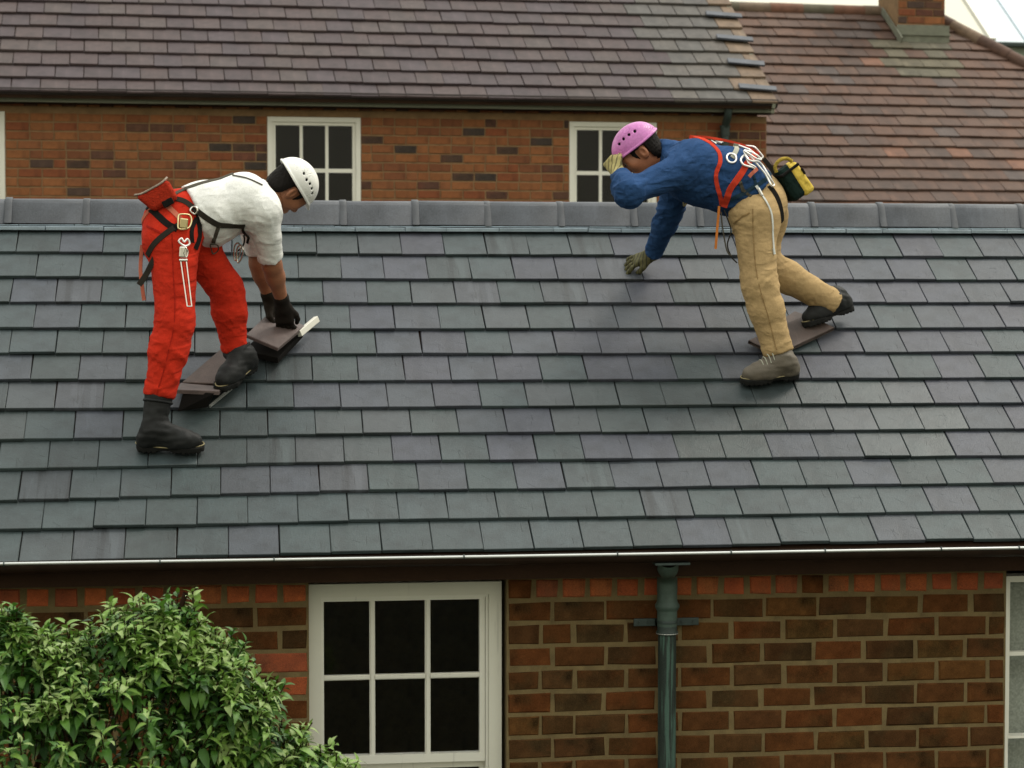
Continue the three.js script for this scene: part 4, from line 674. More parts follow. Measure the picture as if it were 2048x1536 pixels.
  const su = union(sh, 0.04), hemS = halfspace(mix(J.pelvis, J.waist, 0.35), minus(J.pelvis, J.waist)), cuffs = [0, 1].map((i) => halfspace(slv[i], minus(J.elbow[i], J.shoulder[i]))), nk = halfspace(plus(J.neck, HB.u, -0.012), minus(headAt, J.chest));
  const shirt = (x, y, z) => { let d = su(x, y, z); if (d > 0.06) return d; d = Math.max(d, hemS(x, y, z), nk(x, y, z)); for (const i of [0, 1]) if (dist([x, y, z], slv[i]) < 0.14) d = Math.max(d, cuffs[i](x, y, z));
    const low = step(J.chest[1] + 0.08, J.chest[1] - 0.1, y), a = crease(x * 13 + y * 9, y * 6 - x * 3, z * 7), b = crease(x * 24 + y * 14, y * 10, z * 11); return d - (0.001 + 0.006 * low) * (0.7 * a + 0.3 * b); };
  { const [lo, hi] = bounds(sh, 0.03); put('shirt', surface(shirt, lo, hi, 0.0085), F.shirt, root); }
  // boots
  const foot = [[[-0.336, 2.994, -9.615], frame3([1, -0.02, 0.12], [-0.06, 0.93, 0.4]), [-0.326, 3.235, -9.6]], [[0.043, 3.309, -10], frame3([-0.55, -0.36, 0.74], [0, 0.86, 0.42]), [0.011, 3.421, -9.97]]];
  foot.forEach(([o, B, shin], i) => { const b = boot(o, B, shin, 0, 0.062), u = put('boot', b.upper, F.bootDark, root); put('sole', b.sole, F.rubber, root, u);
    const top = unit(minus(shin, b.at(-0.01, 0.09, 0))), tor = new THREE.TorusGeometry(0.06, 0.0065, 8, 28); tor.applyQuaternion(new THREE.Quaternion().setFromUnitVectors(V(0, 0, 1), V(top))); tor.translate(...plus(shin, top, -0.03)); put('cuff', tor, F.bootDark, root, u);
    const w = []; for (let k = 0; k < 26; k++) { const t = k / 26 * 6.283, f = Math.cos(t), s = Math.sin(t); w.push(b.at(0.058 + f * 0.15, 0.0325, s * (0.045 + 0.004 * f))); } put('welt', wire(w, 0.0028), F.welt, root, u); });
  // head: hair, white helmet
  hairOf(headAt, HB, root, 0.03);
  helmet(plus(plus(headAt, HB.u, 0.026), HB.f, -0.009), HB, 0.103, 0.112, 0.126, 0.05, F.helmetWhite, root, [[-0.03, 0.052], [-0.004, 0.056], [0.022, 0.054], [0.046, 0.046]].map(([z, y]) => cap([0.06, y - 0.004, z], [0.16, y + 0.012, z], 0.0062)).concat([cap([0.06, 0.055, -0.058], [0.16, 0.06, -0.058], 0.0055)]));
  // gloves holding the tile
  const hd = [hand(J.wrist[0], [0.1, -0.9, -0.3], [0.25, -0.2, -0.9], 1, [0.3, 0.6, 0.5]), hand(J.wrist[1], [0.15, -0.82, -0.25], [0.75, -0.15, 0.5], 1, [0.4, 0.7, 0.5])];
  hd.forEach((L, i) => { const f = union(L, 0.012), cuff = cap(plus(J.wrist[i], unit(minus(J.elbow[i], J.wrist[i])), 0.03), J.wrist[i], 0.037, 0.034, 0.01); L.push(cuff); const g = union(L, 0.012), [lo, hi] = bounds(L, 0.012); put('glove', surface((x, y, z) => g(x, y, z) + 0.0012 * lump(x * 70, y * 70, z * 70), lo, hi, 0.0036), i ? looseGlove : F.gloveDark, root); });
  // climbing harness
  const on = (x, y, z) => Math.min(trousers(x, y, z), shirt(x, y, z)), zm = -9.85, h = new THREE.Group(); h.name = 'harness'; root.add(h);
  const st = (pts, w, m, o) => put('strap', strap(on, pts, w, 0.0035, o), m, root, h);
  st([[-0.25, 4.104, -9.85], [-0.208, 4.135, -9.85], [-0.156, 4.156, -9.85], [-0.072, 4.185, -9.85], [0.02, 4.215, -9.95]], 0.017, F.webGrey);
  st([[0.02, 4.205, -9.95], [0.09, 4.189, -9.95], [0.156, 4.161, -9.97]], 0.006, F.webGrey);
  st([[-0.301, 4.101, -9.85], [-0.268, 4.1, -9.85], [-0.235, 4.095, -9.85], [-0.188, 4.082, -9.85], [-0.139, 4.044, -9.85], [-0.088, 4.006, -9.85], [-0.046, 3.981, -9.85], [0.005, 3.978, -9.9], [0.068, 3.976, -9.9]], 0.026, F.webDark);
  st([[-0.31, 4.09, -9.85], [-0.268, 4.065, -9.85], [-0.222, 4.025, -9.85], [-0.2, 4.001, -9.85]], 0.024, F.webPink);
  st([[-0.293, 4.07, -9.85], [-0.324, 4.058, -9.85], [-0.353, 4.038, -9.85], [-0.388, 3.996, -9.85], [-0.404, 3.951, -9.85], [-0.398, 3.888, -9.85]], 0.02, F.webPink);
  st([[-0.399, 3.894, -9.72], [-0.404, 3.839, -9.72], [-0.406, 3.773, -9.71], [-0.399, 3.711, -9.7], [-0.391, 3.649, -9.69]], 0.017, F.webPink, { free: true });
  st([[-0.361, 4.061, -9.85], [-0.33, 4.041, -9.85], [-0.291, 4.009, -9.85], [-0.249, 3.976, -9.85], [-0.209, 3.956, -9.85]], 0.03, F.webBlack);
  st([[-0.204, 3.976, -9.85], [-0.256, 3.94, -9.85], [-0.312, 3.893, -9.85], [-0.35, 3.843, -9.85]], 0.026, F.webDark);
  st([[-0.335, 3.849, -9.63], [-0.357, 3.805, -9.63], [-0.377, 3.766, -9.635], [-0.41, 3.717, -9.64]], 0.026, F.webDark, { free: true });
  st([[-0.137, 4.037, -9.85], [-0.126, 3.976, -9.85], [-0.124, 3.92, -9.85], [-0.138, 3.871, -9.85]], 0.026, F.webBlack);
  st([[-0.137, 4.01, -9.85], [-0.151, 3.961, -9.85], [-0.149, 3.898, -9.85]], 0.02, F.webBlack);
  st([[-0.042, 3.977, -9.86], [-0.057, 3.943, -9.86], [-0.08, 3.898, -9.86]], 0.018, F.webGrey);
  st([[0.062, 3.978, -9.9], [0.053, 3.949, -9.9], [0.041, 3.917, -9.9]], 0.012, F.webDark);
  const near = (p, off = 0.012) => drape(on, p, off) ?? p, chain = (pts, off) => pts.map((p) => near(p, off));
  put('buckle', wire(chain([[-0.162, 4.041, -9.85], [-0.153, 4.057, -9.85], [-0.135, 4.055, -9.85], [-0.13, 4.039, -9.85], [-0.144, 4.026, -9.85]], 0.007), 0.0045), F.steel, root, h);
  put('snap_hook', wire(chain([[-0.206, 4.019, -9.85], [-0.191, 4.023, -9.85], [-0.162, 4.019, -9.85], [-0.153, 4.001, -9.85], [-0.16, 3.965, -9.85], [-0.178, 3.956, -9.85], [-0.202, 3.958, -9.85], [-0.206, 3.987, -9.85]], 0.016), 0.0042), F.brass, root, h);
  put('snap_body', (() => { const c = near([-0.182, 3.981, -9.85], 0.018), g = new RoundedBoxGeometry(0.036, 0.045, 0.018, 3, 0.006); g.rotateZ(-0.12); g.translate(...c); return g; })(), F.brass, root, h);
  put('snap_hook', wire(chain([[-0.2, 3.902, -9.85], [-0.189, 3.915, -9.85], [-0.178, 3.9, -9.85], [-0.165, 3.913, -9.85], [-0.156, 3.893, -9.85], [-0.174, 3.882, -9.85]], 0.02), 0.0045), F.alloy, root, h);
  put('snap_body', (() => { const c = near([-0.182, 3.855, -9.85], 0.022), g = new RoundedBoxGeometry(0.034, 0.05, 0.02, 3, 0.007); g.rotateZ(-0.06); g.translate(...c); return g; })(), F.steel, root, h);
  put('snap_gate', wire(chain([[-0.172, 3.875, -9.85], [-0.161, 3.857, -9.85], [-0.167, 3.832, -9.85], [-0.176, 3.848, -9.85]], 0.034), 0.003), F.steel, root, h);
  { const A = near([-0.179, 3.819, -9.85], 0.03), a0 = plus(A, [-0.012, 0, 0]), a1 = plus(A, [0.012, 0, 0]), b0 = plus([-0.198, 3.624, -9.5], [0, 0, 0]), b1 = [-0.179, 3.624, -9.5];
    put('pear_bar', mergeGeometries([bar(a0, b0, 0.003), bar(a1, b1, 0.003), bar(b0, b1, 0.0034), bar(plus(a0, [-0.006, 0, 0]), plus(a1, [0.006, 0, 0]), 0.007)]), F.steel, root, h); put('bar_stem', bar(mix(a0, a1, 0.5), mix(b0, b1, 0.5), 0.0028), F.webRed, root, h); }
  put('sling_loop', wire(chain([[-0.085, 3.898, -9.86], [-0.091, 3.875, -9.86], [-0.085, 3.857, -9.86], [-0.067, 3.869, -9.86], [-0.06, 3.894, -9.86]], 0.012), 0.003), F.webGrey, root, h);
  for (const s of [0, 1]) put('carabiner', wire([[0.01, 3.899, -9.9], [0.023, 3.908, -9.89], [0.034, 3.887, -9.88], [0.027, 3.849, -9.9], [0.011, 3.829, -9.91], [0.005, 3.858, -9.91]].map((p) => plus(p, [s * 0.012, -s * 0.01, 0.02 + s * 0.015])), 0.004), F.steel, root, h);
  put('tail', wire([[0.05, 3.944, -9.9], [0.052, 3.917, -9.9], [0.041, 3.888, -9.9], [0.018, 3.87, -9.9]], 0.004, false), F.webDark, root, h);
}
{ // red tool pouch on the back of the harness
  const a = [-0.424, 4.105, -9.68], b = [-0.282, 4.184, -9.68], c = [-0.261, 4.11, -9.68], ux = unit(minus(b, a)), o = mix(a, b, 0.5), t = tag(new THREE.Group(), 'small red tool pouch with a pale rim on the bent worker\'s belt', 'pouch'); t.name = numbered('tool_pouch'); t.position.set(...o); t.rotation.z = Math.atan2(ux[1], ux[0]); scene.add(t);
  const W = dist(a, b), Hh = 0.098, g = new RoundedBoxGeometry(W, Hh, 0.1, 6, 0.022), p = g.attributes.position; g.translate(0, -Hh / 2, 0);
  for (let i = 0; i < p.count; i++) { const k = clamp(-p.getY(i) / Hh), s = 1 - 0.24 * k; p.setXYZ(i, p.getX(i) * s + 0.018 * k + 0.002 * lump(p.getX(i) * 30, p.getY(i) * 30, 4), p.getY(i), p.getZ(i) * s + 0.003 * lump(p.getX(i) * 25, p.getY(i) * 25, 9)); } g.computeVertexNormals();
  mesh('bag', g, F.pouchRed, t); const rim = []; for (let i = 0; i < 24; i++) { const q = i / 24 * 6.283, cx = Math.sign(Math.cos(q)) * Math.abs(Math.cos(q)) ** 0.5, cz = Math.sign(Math.sin(q)) * Math.abs(Math.sin(q)) ** 0.5; rim.push([cx * W * 0.49, 0.002 + 0.006 * Math.cos(q * 2), cz * 0.048]); } mesh('rim', wire(rim, 0.0045), F.lining, t);
  mesh('belt_loop', metric(new RoundedBoxGeometry(0.05, 0.03, 0.012, 2, 0.004).translate(0.03, -Hh + 0.006, 0.045)), F.webBlack, t);
}

// ---------------------------------------------------------------- the worker in the blue sweatshirt
{
  const J = {
    pelvis: [2.497, 4.131, -10.17], waist: [2.372, 4.217, -10.18], chest: [2.195, 4.263, -10.2], neck: [2.055, 4.343, -10.21],
    hip: [[2.454, 4.051, -10.06], [2.557, 4.063, -10.27]], knee: [[2.47, 3.719, -10], [2.548, 3.828, -10.26]], ankle: [[2.562, 3.397, -9.995], [2.926, 3.626, -10.33]],
    shoulder: [[2.082, 4.255, -10.03], [2.167, 4.267, -10.37]], elbow: [[1.823, 4.144, -9.9], [2.145, 4.089, -10.5]], wrist: [[1.813, 4.248, -10.12], [2.098, 3.876, -10.72]], r: [.112, .136, .136] };
  const root = person([2.522, 3.264, -9.996], 'worker in blue sweatshirt and pink helmet wiping his face, one hand on the roof'); root.userData.neckAt = J.neck;
  const headAt = [1.929, 4.356, -10.2], HB = frame3(minus([1.853, 4.283, -10.22], headAt), minus([1.842, 4.45, -10.2], headAt));
  const slim = [...trunk(J, -0.022), ...legs(J, [.08, .062, .058, .044]), ...arms(J, [.047, .042, .041, .028]), cap(J.neck, plus(headAt, HB.u, -0.05), .058, .055)];
  const body = bodyOf(slim, HB, headAt, J.wrist, root, F.skinPale); eyesOf(headAt, HB, root, body);
  const tr = [...legs(J, [.104, .083, .08, .07]).map((q, i) => i > 2 ? { ...q, ra: q.ra - 0.006, rb: q.rb - 0.004 } : q), cap(J.pelvis, J.hip[0], .118, .115), cap(J.pelvis, J.hip[1], .118, .115), cap(plus(J.pelvis, [0.035, -0.03, 0.06]), plus(J.hip[0], [0.03, -0.05, 0]), .098, .09), cap(plus(J.pelvis, [0.035, -0.03, -0.06]), plus(J.hip[1], [0.01, -0.05, 0]), .098, .09), cap(J.pelvis, mix(J.pelvis, J.waist, 0.6), .122, .12)];
  const tu = union(tr, 0.035), wst = halfspace(mix(J.pelvis, J.waist, 0.42), plus(minus(J.waist, J.pelvis), [0, 0.05, 0])), hem = [0, 1].map((i) => halfspace(J.ankle[i], minus(J.ankle[i], J.knee[i])));
  const folds = (x, y, z) => { let w = 0; for (const i of [0, 1]) w = Math.max(w, 0.55 * Math.exp(-(((x - J.ankle[i][0]) ** 2 + (y - J.ankle[i][1] - 0.1) ** 2 + (z - J.ankle[i][2]) ** 2)) / 0.02), Math.exp(-(((x - J.knee[i][0]) ** 2 + (y - J.knee[i][1] + 0.01) ** 2 + (z - J.knee[i][2]) ** 2)) / 0.012), 0.8 * Math.exp(-(((x - J.hip[i][0] + 0.08) ** 2 + (y - J.hip[i][1] + 0.02) ** 2 + (z - J.hip[i][2]) ** 2)) / 0.014));
    const wv = lump(x * 6, y * 6, z * 6), a = crease(x * 4 - y * 2, y * 17 - x * 10 + 1.5 * wv, z * 4), b = crease(x * 7 + y * 2 + 9, y * 26 + x * 12 + wv, z * 6); return (0.001 + 0.01 * w) * (0.75 * a + 0.4 * b); };
  const trousers = (x, y, z) => { let d = tu(x, y, z); if (d > 0.06) return d; d = Math.max(d, wst(x, y, z)); for (const i of [0, 1]) if (dist([x, y, z], J.ankle[i]) < 0.2) { const h = hem[i](x, y, z); d = Math.max(d, h); if (h > -0.045 && h < 0) d -= 0.0035; } return d - folds(x, y, z); };
  { const [lo, hi] = bounds(tr, 0.03); put('trousers', surface(trousers, lo, hi, 0.0085), F.tan, root); }
  put('seam', strap(trousers, [[2.434, 4.074, -10.05], [2.432, 3.954, -10], [2.448, 3.742, -9.98], [2.504, 3.553, -9.98], [2.541, 3.411, -9.98]], 0.0045, 0.0022), F.tanDark, root);
  put('pocket', strap(trousers, [[2.352, 4.007, -10.05], [2.381, 4.034, -10.05], [2.42, 4.055, -10.05]], 0.007, 0.003), F.tanDark, root);
  const sh = [...trunk(J, 0.008), ...arms(J, [.083, .058, .056, .046]), cap(mix(J.shoulder[0], J.chest, 0.3), mix(J.shoulder[1], J.chest, 0.3), .09), cap(J.neck, mix(J.neck, headAt, 0.26), .066, .06), cap(plus(J.chest, [0.04, -0.05, 0]), plus(J.waist, [0.0, -0.03, 0]), .105, .1)];
  const su = union(sh, 0.04), hemS = halfspace(mix(J.pelvis, J.waist, 0.18), plus(minus(J.pelvis, J.waist), [0, -0.03, 0])), cuffs = [0, 1].map((i) => halfspace(J.wrist[i], minus(J.wrist[i], J.elbow[i]))), nk = halfspace(mix(J.neck, headAt, 0.3), minus(headAt, J.neck));
  const shirt = (x, y, z) => { let d = su(x, y, z); if (d > 0.06) return d; d = Math.max(d, hemS(x, y, z)); if (dist([x, y, z], headAt) < 0.22 && dist([x, y, z], J.elbow[0]) > 0.2) d = Math.max(d, nk(x, y, z)); for (const i of [0, 1]) if (dist([x, y, z], J.wrist[i]) < 0.12) d = Math.max(d, cuffs[i](x, y, z));
    const e = Math.max(Math.exp(-(dist([x, y, z], J.elbow[0]) ** 2) / 0.014), Math.exp(-(dist([x, y, z], J.elbow[1]) ** 2) / 0.012), 0.8 * Math.exp(-(dist([x, y, z], J.wrist[0]) ** 2) / 0.006), 0.8 * Math.exp(-(dist([x, y, z], plus(J.waist, [0, -0.03, 0.08])) ** 2) / 0.03));
    const p = x * 0.5 - y * 0.86, q = x * 0.86 + y * 0.5, a = crease(q * 3.2, p * 13 + 2 * lump(q * 5, p * 5, z * 5), z * 6), b = crease(q * 6, p * 25, z * 10); return d - (0.0062 + 0.011 * e) * (0.65 * a + 0.35 * b); };
  { const [lo, hi] = bounds(sh, 0.03); put('sweatshirt', surface(shirt, lo, hi, 0.0085), F.blue, root); }
  const foot = [[[2.579, 3.273, -10.009], frame3([-1, -0.1, 0.16], [0.02, 0.93, 0.36]), [2.562, 3.411, -9.995]], [[2.955, 3.569, -10.35], frame3(minus([2.77, 3.509, -10.291], [2.955, 3.569, -10.35]), [-0.25, 0.9, 0.1]), [2.926, 3.641, -10.33]]];
  foot.forEach(([o, B, shin], i) => { const b = boot(o, B, shin, 0, 0.056), u = put('boot', b.upper, i ? F.bootDark : F.bootTan, root); put('sole', b.sole, F.rubber, root, u);
    const w = []; for (let k = 0; k < 26; k++) { const t = k / 26 * 6.283, f = Math.cos(t), s = Math.sin(t); w.push(b.at(0.058 + f * 0.15, 0.0325, s * (0.045 + 0.004 * f))); } put('welt', wire(w, 0.0026), F.welt, root, u);
    for (let k = 0; k < 5; k++) { const f = 0.056 + k * 0.0165, h = 0.14 - k * 0.0125; put('lace', wire([b.at(f, h - 0.022, -0.034), b.at(f + 0.004, h + 0.001, -0.018), b.at(f + 0.004, h + 0.006, 0), b.at(f + 0.004, h + 0.001, 0.018), b.at(f, h - 0.022, 0.034)], 0.0028, false), i ? F.rubber : F.webPale, root, u); } });
  hairOf(headAt, HB, root, 0.03);
  helmet(plus(plus(headAt, HB.u, 0.03), HB.f, -0.006), HB, 0.1, 0.108, 0.125, 0.12, F.helmetPink, root, [[-0.045, 0.05], [-0.015, 0.057], [0.018, 0.06], [0.05, 0.056]].map(([z, y]) => cap([0.05, y + 0.01, z], [0.16, y + 0.012, z + 0.01], 0.0065)));
  const hd = [hand(J.wrist[0], [-0.35, 0.55, -0.3], [0.75, 0, -0.65], -1, [1.6, 1.6, 1], 0.86), hand(J.wrist[1], minus([1.931, 3.808, -10.783], J.wrist[1]), [0, -0.816, -0.577], 1, [0.1, 0.3, 0.2], 1, 0.3)];
  hd.forEach((L, i) => { L.push(cap(plus(J.wrist[i], unit(minus(J.elbow[i], J.wrist[i])), 0.045), J.wrist[i], 0.04, 0.035, 0.01)); const g = union(L, 0.012), [lo, hi] = bounds(L, 0.012); const gl = put('glove', surface((x, y, z) => g(x, y, z) + 0.0012 * lump(x * 70, y * 70, z * 70), lo, hi, 0.0036), i ? F.gloveGreen : F.gloveYellow, root);
    });
  const on = (x, y, z) => Math.min(trousers(x, y, z), shirt(x, y, z)), zm = -10.18, h = new THREE.Group(); h.name = 'harness'; root.add(h);
  const st = (pts, w, m, o) => put('strap', strap(on, pts, w, 0.0035, o), m, root, h), near = (p, off = 0.012) => drape(on, p, off) ?? p, chain = (pts, off) => pts.map((p) => near(p, off));
  st([[2.172, 4.425, -10.2], [2.205, 4.414, -10.18], [2.239, 4.398, -10.18], [2.268, 4.374, -10.18], [2.295, 4.336, -10.18], [2.298, 4.293, -10.18], [2.283, 4.255, -10.18], [2.276, 4.226, -10.18], [2.286, 4.174, -10.18], [2.301, 4.131, -10.18], [2.311, 4.093, -10.18]], 0.021, F.webRed);
  st([[2.273, 4.09, -10], [2.27, 4.048, -10], [2.266, 4.001, -10], [2.261, 3.942, -10], [2.257, 3.888, -10]], 0.012, F.webOrange, { free: true });
  st([[2.174, 4.428, -10.22], [2.228, 4.428, -10.22], [2.289, 4.422, -10.22], [2.375, 4.406, -10.22], [2.444, 4.384, -10.2], [2.489, 4.36, -10.2]], 0.012, F.webRed);
  st([[2.494, 4.357, -10.18], [2.484, 4.338, -10.18], [2.455, 4.313, -10.18], [2.425, 4.282, -10.18], [2.403, 4.246, -10.18], [2.374, 4.205, -10.18], [2.345, 4.164, -10.18], [2.331, 4.117, -10.18], [2.321, 4.083, -10.18]], 0.032, F.webRed);
  st([[2.395, 4.394, -10.18], [2.386, 4.361, -10.18], [2.369, 4.332, -10.18], [2.357, 4.313, -10.18]], 0.024, F.webPale);
  st([[2.386, 4.208, -10.18], [2.396, 4.186, -10.18], [2.409, 4.155, -10.18]], 0.018, F.webGrey);
  st([[2.411, 4.16, -10.18], [2.426, 4.146, -10.18], [2.448, 4.132, -10.18]], 0.014, F.webGrey);
  st([[2.541, 4.185, -10.18], [2.559, 4.161, -10.18], [2.579, 4.123, -10.18], [2.596, 4.07, -10.18], [2.606, 4.017, -10.18]], 0.026, F.webBlack);
  st([[2.528, 4.324, -10.18], [2.553, 4.295, -10.18], [2.58, 4.257, -10.18], [2.603, 4.228, -10.18]], 0.022, F.webDark);
  st([[2.47, 4.184, -10.18], [2.465, 4.208, -10.18], [2.458, 4.232, -10.18]], 0.014, F.navy);
  st([[2.47, 4.182, -10.18], [2.485, 4.16, -10.18], [2.5, 4.134, -10.18]], 0.014, F.rope, { off: 0.004 });
  st([[2.502, 4.132, -10.18], [2.517, 4.106, -10.18], [2.54, 4.055, -10.18], [2.548, 4.002, -10.18], [2.55, 3.947, -10.18], [2.555, 3.87, -10.18]], 0.0085, F.rope, { off: 0.003 });
  put('ferrule', wire([near([2.48, 4.17, -10.18], 0.006), near([2.497, 4.139, -10.18], 0.006)], 0.008, false), F.alloy, root, h);
  put('ferrule', wire([near([2.553, 3.887, -10.18], 0.005), near([2.558, 3.858, -10.18], 0.005)], 0.006, false), F.rope, root, h);
  put('belt', strap(on, [[2.348, 4.117, -10.18], [2.411, 4.146, -10.18], [2.47, 4.182, -10.18], [2.526, 4.218, -10.18], [2.563, 4.257, -10.18]], 0.02, 0.004), F.navy, root, h);
  put('patch', (() => { const c = [[2.261, 4.398, -10.18], [2.293, 4.412, -10.18], [2.332, 4.398, -10.18], [2.295, 4.381, -10.18]].map((p) => near(p, 0.004)), P = [], Q = []; for (let i = 0; i <= 8; i++) { const q = near(mix(mix(c[0], c[3], 0.3), mix(c[2], c[1], 0.3), i / 8), 0.003); P.push(q); Q.push(gradient(on, q)); } return ribbon(P, Q, 0.03, 0.002); })(), F.patch, root, h);
  put('ring', wire(chain([[2.337, 4.329, -10.18], [2.352, 4.334, -10.18], [2.371, 4.325, -10.18], [2.374, 4.303, -10.18], [2.359, 4.289, -10.18], [2.34, 4.293, -10.18], [2.33, 4.31, -10.18]], 0.007), 0.0048), F.alloy, root, h);
  const car = (pts, off, r = 0.0052) => put('carabiner', wire(chain(pts, off), r), F.alloy, root, h);
  car([[2.415, 4.347, -10.18], [2.423, 4.323, -10.18], [2.433, 4.304, -10.18], [2.455, 4.297, -10.18], [2.479, 4.299, -10.18], [2.504, 4.283, -10.18], [2.526, 4.247, -10.18], [2.546, 4.214, -10.18], [2.563, 4.192, -10.18], [2.556, 4.182, -10.18], [2.544, 4.187, -10.18], [2.529, 4.218, -10.18], [2.511, 4.247, -10.18]], 0.02);
  car([[2.42, 4.325, -10.18], [2.403, 4.315, -10.18], [2.396, 4.299, -10.18], [2.406, 4.28, -10.18], [2.425, 4.273, -10.18], [2.45, 4.268, -10.18], [2.472, 4.259, -10.18], [2.465, 4.27, -10.18], [2.435, 4.287, -10.18]], 0.012);
  car([[2.415, 4.347, -10.18], [2.44, 4.33, -10.18], [2.472, 4.311, -10.18], [2.499, 4.309, -10.18], [2.477, 4.328, -10.18], [2.445, 4.344, -10.18]], 0.03, 0.0046);
  car([[2.41, 4.39, -10.18], [2.444, 4.387, -10.18], [2.484, 4.381, -10.18], [2.508, 4.359, -10.18], [2.528, 4.333, -10.18], [2.516, 4.326, -10.18], [2.489, 4.34, -10.18], [2.454, 4.361, -10.18]], 0.014, 0.0045);
  st([[2.412, 4.224, -10.02], [2.428, 4.24, -10.02], [2.455, 4.264, -10.02]], 0.017, F.webPink, { off: 0.03 });
  put('tail', wire([[2.287, 4.063, -10.02], [2.292, 4.013, -10.02], [2.304, 3.936, -10.02], [2.321, 3.872, -10.02], [2.338, 3.856, -10.02]], 0.0036, false), F.webGrey, root, h);
  put('tail', wire([[2.301, 4.072, -10.02], [2.321, 4.025, -10.02], [2.338, 3.974, -10.03], [2.321, 3.908, -10.03], [2.343, 3.849, -10.03], [2.368, 3.823, -10.03]], 0.0034, false), F.webDark, root, h);
  put('chest_buckle', wire([[2.098, 4.175, -10.12], [2.11, 4.133, -10.14], [2.129, 4.123, -10.14], [2.138, 4.096, -10.16], [2.153, 4.115, -10.16]], 0.004, false), F.brass, root, h);
}
{ // yellow and dark green bag slung behind his hips
  const c = [2.659, 4.212, -10.14], t = tag(new THREE.Group(), 'yellow and dark green drawstring bag hanging behind the worker\'s hips', 'bag'); t.name = numbered('tool_bag'); t.position.set(...c); t.rotation.set(0, 0.22, -0.96); scene.add(t);
  const shape = (w, hh, d, r, ta) => { const g = new RoundedBoxGeometry(w, hh, d, 6, r), p = g.attributes.position; for (let i = 0; i < p.count; i++) { const k = 0.5 + p.getX(i) / w, s = 0.86 + ta * k; p.setXYZ(i, p.getX(i) + 0.003 * lump(p.getX(i) * 22, p.getY(i) * 22, p.getZ(i) * 22), p.getY(i) * s + 0.004 * lump(p.getX(i) * 20 + 5, p.getY(i) * 20, p.getZ(i) * 20), p.getZ(i) * s); } g.computeVertexNormals(); return metric(g); };
  mesh('bag', shape(0.165, 0.105, 0.09, 0.024, 0.26), F.bagGreen, t);
  mesh('flap', shape(0.172, 0.062, 0.097, 0.02, 0.26).translate(0.004, 0.034, 0.002), F.bagYellow, t);
  mesh('handle', wire([[-0.085, 0.05, 0.02], [-0.11, 0.035, 0.02], [-0.125, 0.0, 0.02], [-0.112, -0.035, 0.01], [-0.085, -0.045, 0.01]], 0.009, false), F.bagYellow, t);
  mesh('band', metric(new RoundedBoxGeometry(0.014, 0.112, 0.102, 3, 0.006).translate(-0.062, 0.006, 0)), F.webBlack, t);
  mesh('toggle', metric(new RoundedBoxGeometry(0.034, 0.01, 0.012, 2, 0.004).translate(-0.02, 0.06, 0.048)), F.webBlack, t);
}

// ---------------------------------------------------------------- loose tiles and battens on the slope
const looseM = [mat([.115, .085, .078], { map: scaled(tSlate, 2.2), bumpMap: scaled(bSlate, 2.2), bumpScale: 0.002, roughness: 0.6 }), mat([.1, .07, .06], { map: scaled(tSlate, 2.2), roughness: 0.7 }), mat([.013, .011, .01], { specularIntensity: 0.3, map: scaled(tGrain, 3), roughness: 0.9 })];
function slabOn(name, c, th, m, label, category, hole) { // a flat slab through four corners (top face), thickness downwards
  const o = mix(mix(c[0], c[2], 0.5), mix(c[1], c[3], 0.5), 0.5), n = unit(cross(minus(c[1], c[3]), minus(c[2], c[0]))), up = n[1] < 0 ? n.map((v) => -v) : n, p = [], q = (...v) => p.push(...v[0], ...v[1], ...v[2], ...v[0], ...v[2], ...v[3]);
  const e = 0.003, top = c.map((v) => plus(mix(minus(v, o), [0, 0, 0], 0.02), up, 0)), edge = c.map((v) => plus(minus(v, o), up, -e)), bot = c.map((v) => plus(minus(v, o), up, -th));
  const ccw = cross(minus(c[1], c[0]), minus(c[2], c[0])).reduce((s, v, i) => s + v * up[i], 0) > 0, R = (a) => ccw ? a : [...a].reverse();
  q(...R(top)); q(...R(bot).reverse()); for (let i = 0; i < 4; i++) { const k = (i + 1) % 4; q(...R([edge[i], edge[k], top[k], top[i]])); q(...R([bot[i], bot[k], edge[k], edge[i]])); }
  const g = new THREE.BufferGeometry(); g.setAttribute('position', new THREE.Float32BufferAttribute(p, 3)); g.computeVertexNormals(); metric(g, o[0], o[2]);
  const t = thing(name, o, 0, label, category); mesh('slab', g, m, t);
  if (hole) { const h = minus(hole, o), d = new THREE.CylinderGeometry(0.008, 0.008, 0.002, 14); d.applyQuaternion(new THREE.Quaternion().setFromUnitVectors(V(0, 1, 0), V(up))); d.translate(...plus(h, up, 0.0012)); mesh('nail_hole', d, F.rubber, t); }
  return t;
}
slabOn('loose_tile', [[0.333, 3.528, -10.231], [0.203, 3.429, -9.987], [0.058, 3.489, -10.09], [0.185, 3.604, -10.357]], 0.016, looseM[0], 'brown tile in the bent worker\'s gloved hands, tilted on a batten', 'roof tile', [0.283, 3.521, -10.213]);
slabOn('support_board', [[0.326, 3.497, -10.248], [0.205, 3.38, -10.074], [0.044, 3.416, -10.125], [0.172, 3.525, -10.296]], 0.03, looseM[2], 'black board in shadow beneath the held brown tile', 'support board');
slabOn('loose_tile', [[-0.049, 3.429, -10.191], [-0.234, 3.275, -9.974], [-0.035, 3.266, -9.948], [0.123, 3.411, -10.152]], 0.013, looseM[1], 'dark brown tile laid flat under the bent worker\'s rear boot', 'roof tile');
slabOn('loose_tile', [[-0.241, 3.272, -9.988], [-0.048, 3.255, -9.949], [-0.066, 3.242, -9.784], [-0.257, 3.249, -9.794]], 0.018, looseM[0], 'brown tile propped level as a step beside the lower black boot', 'roof tile');
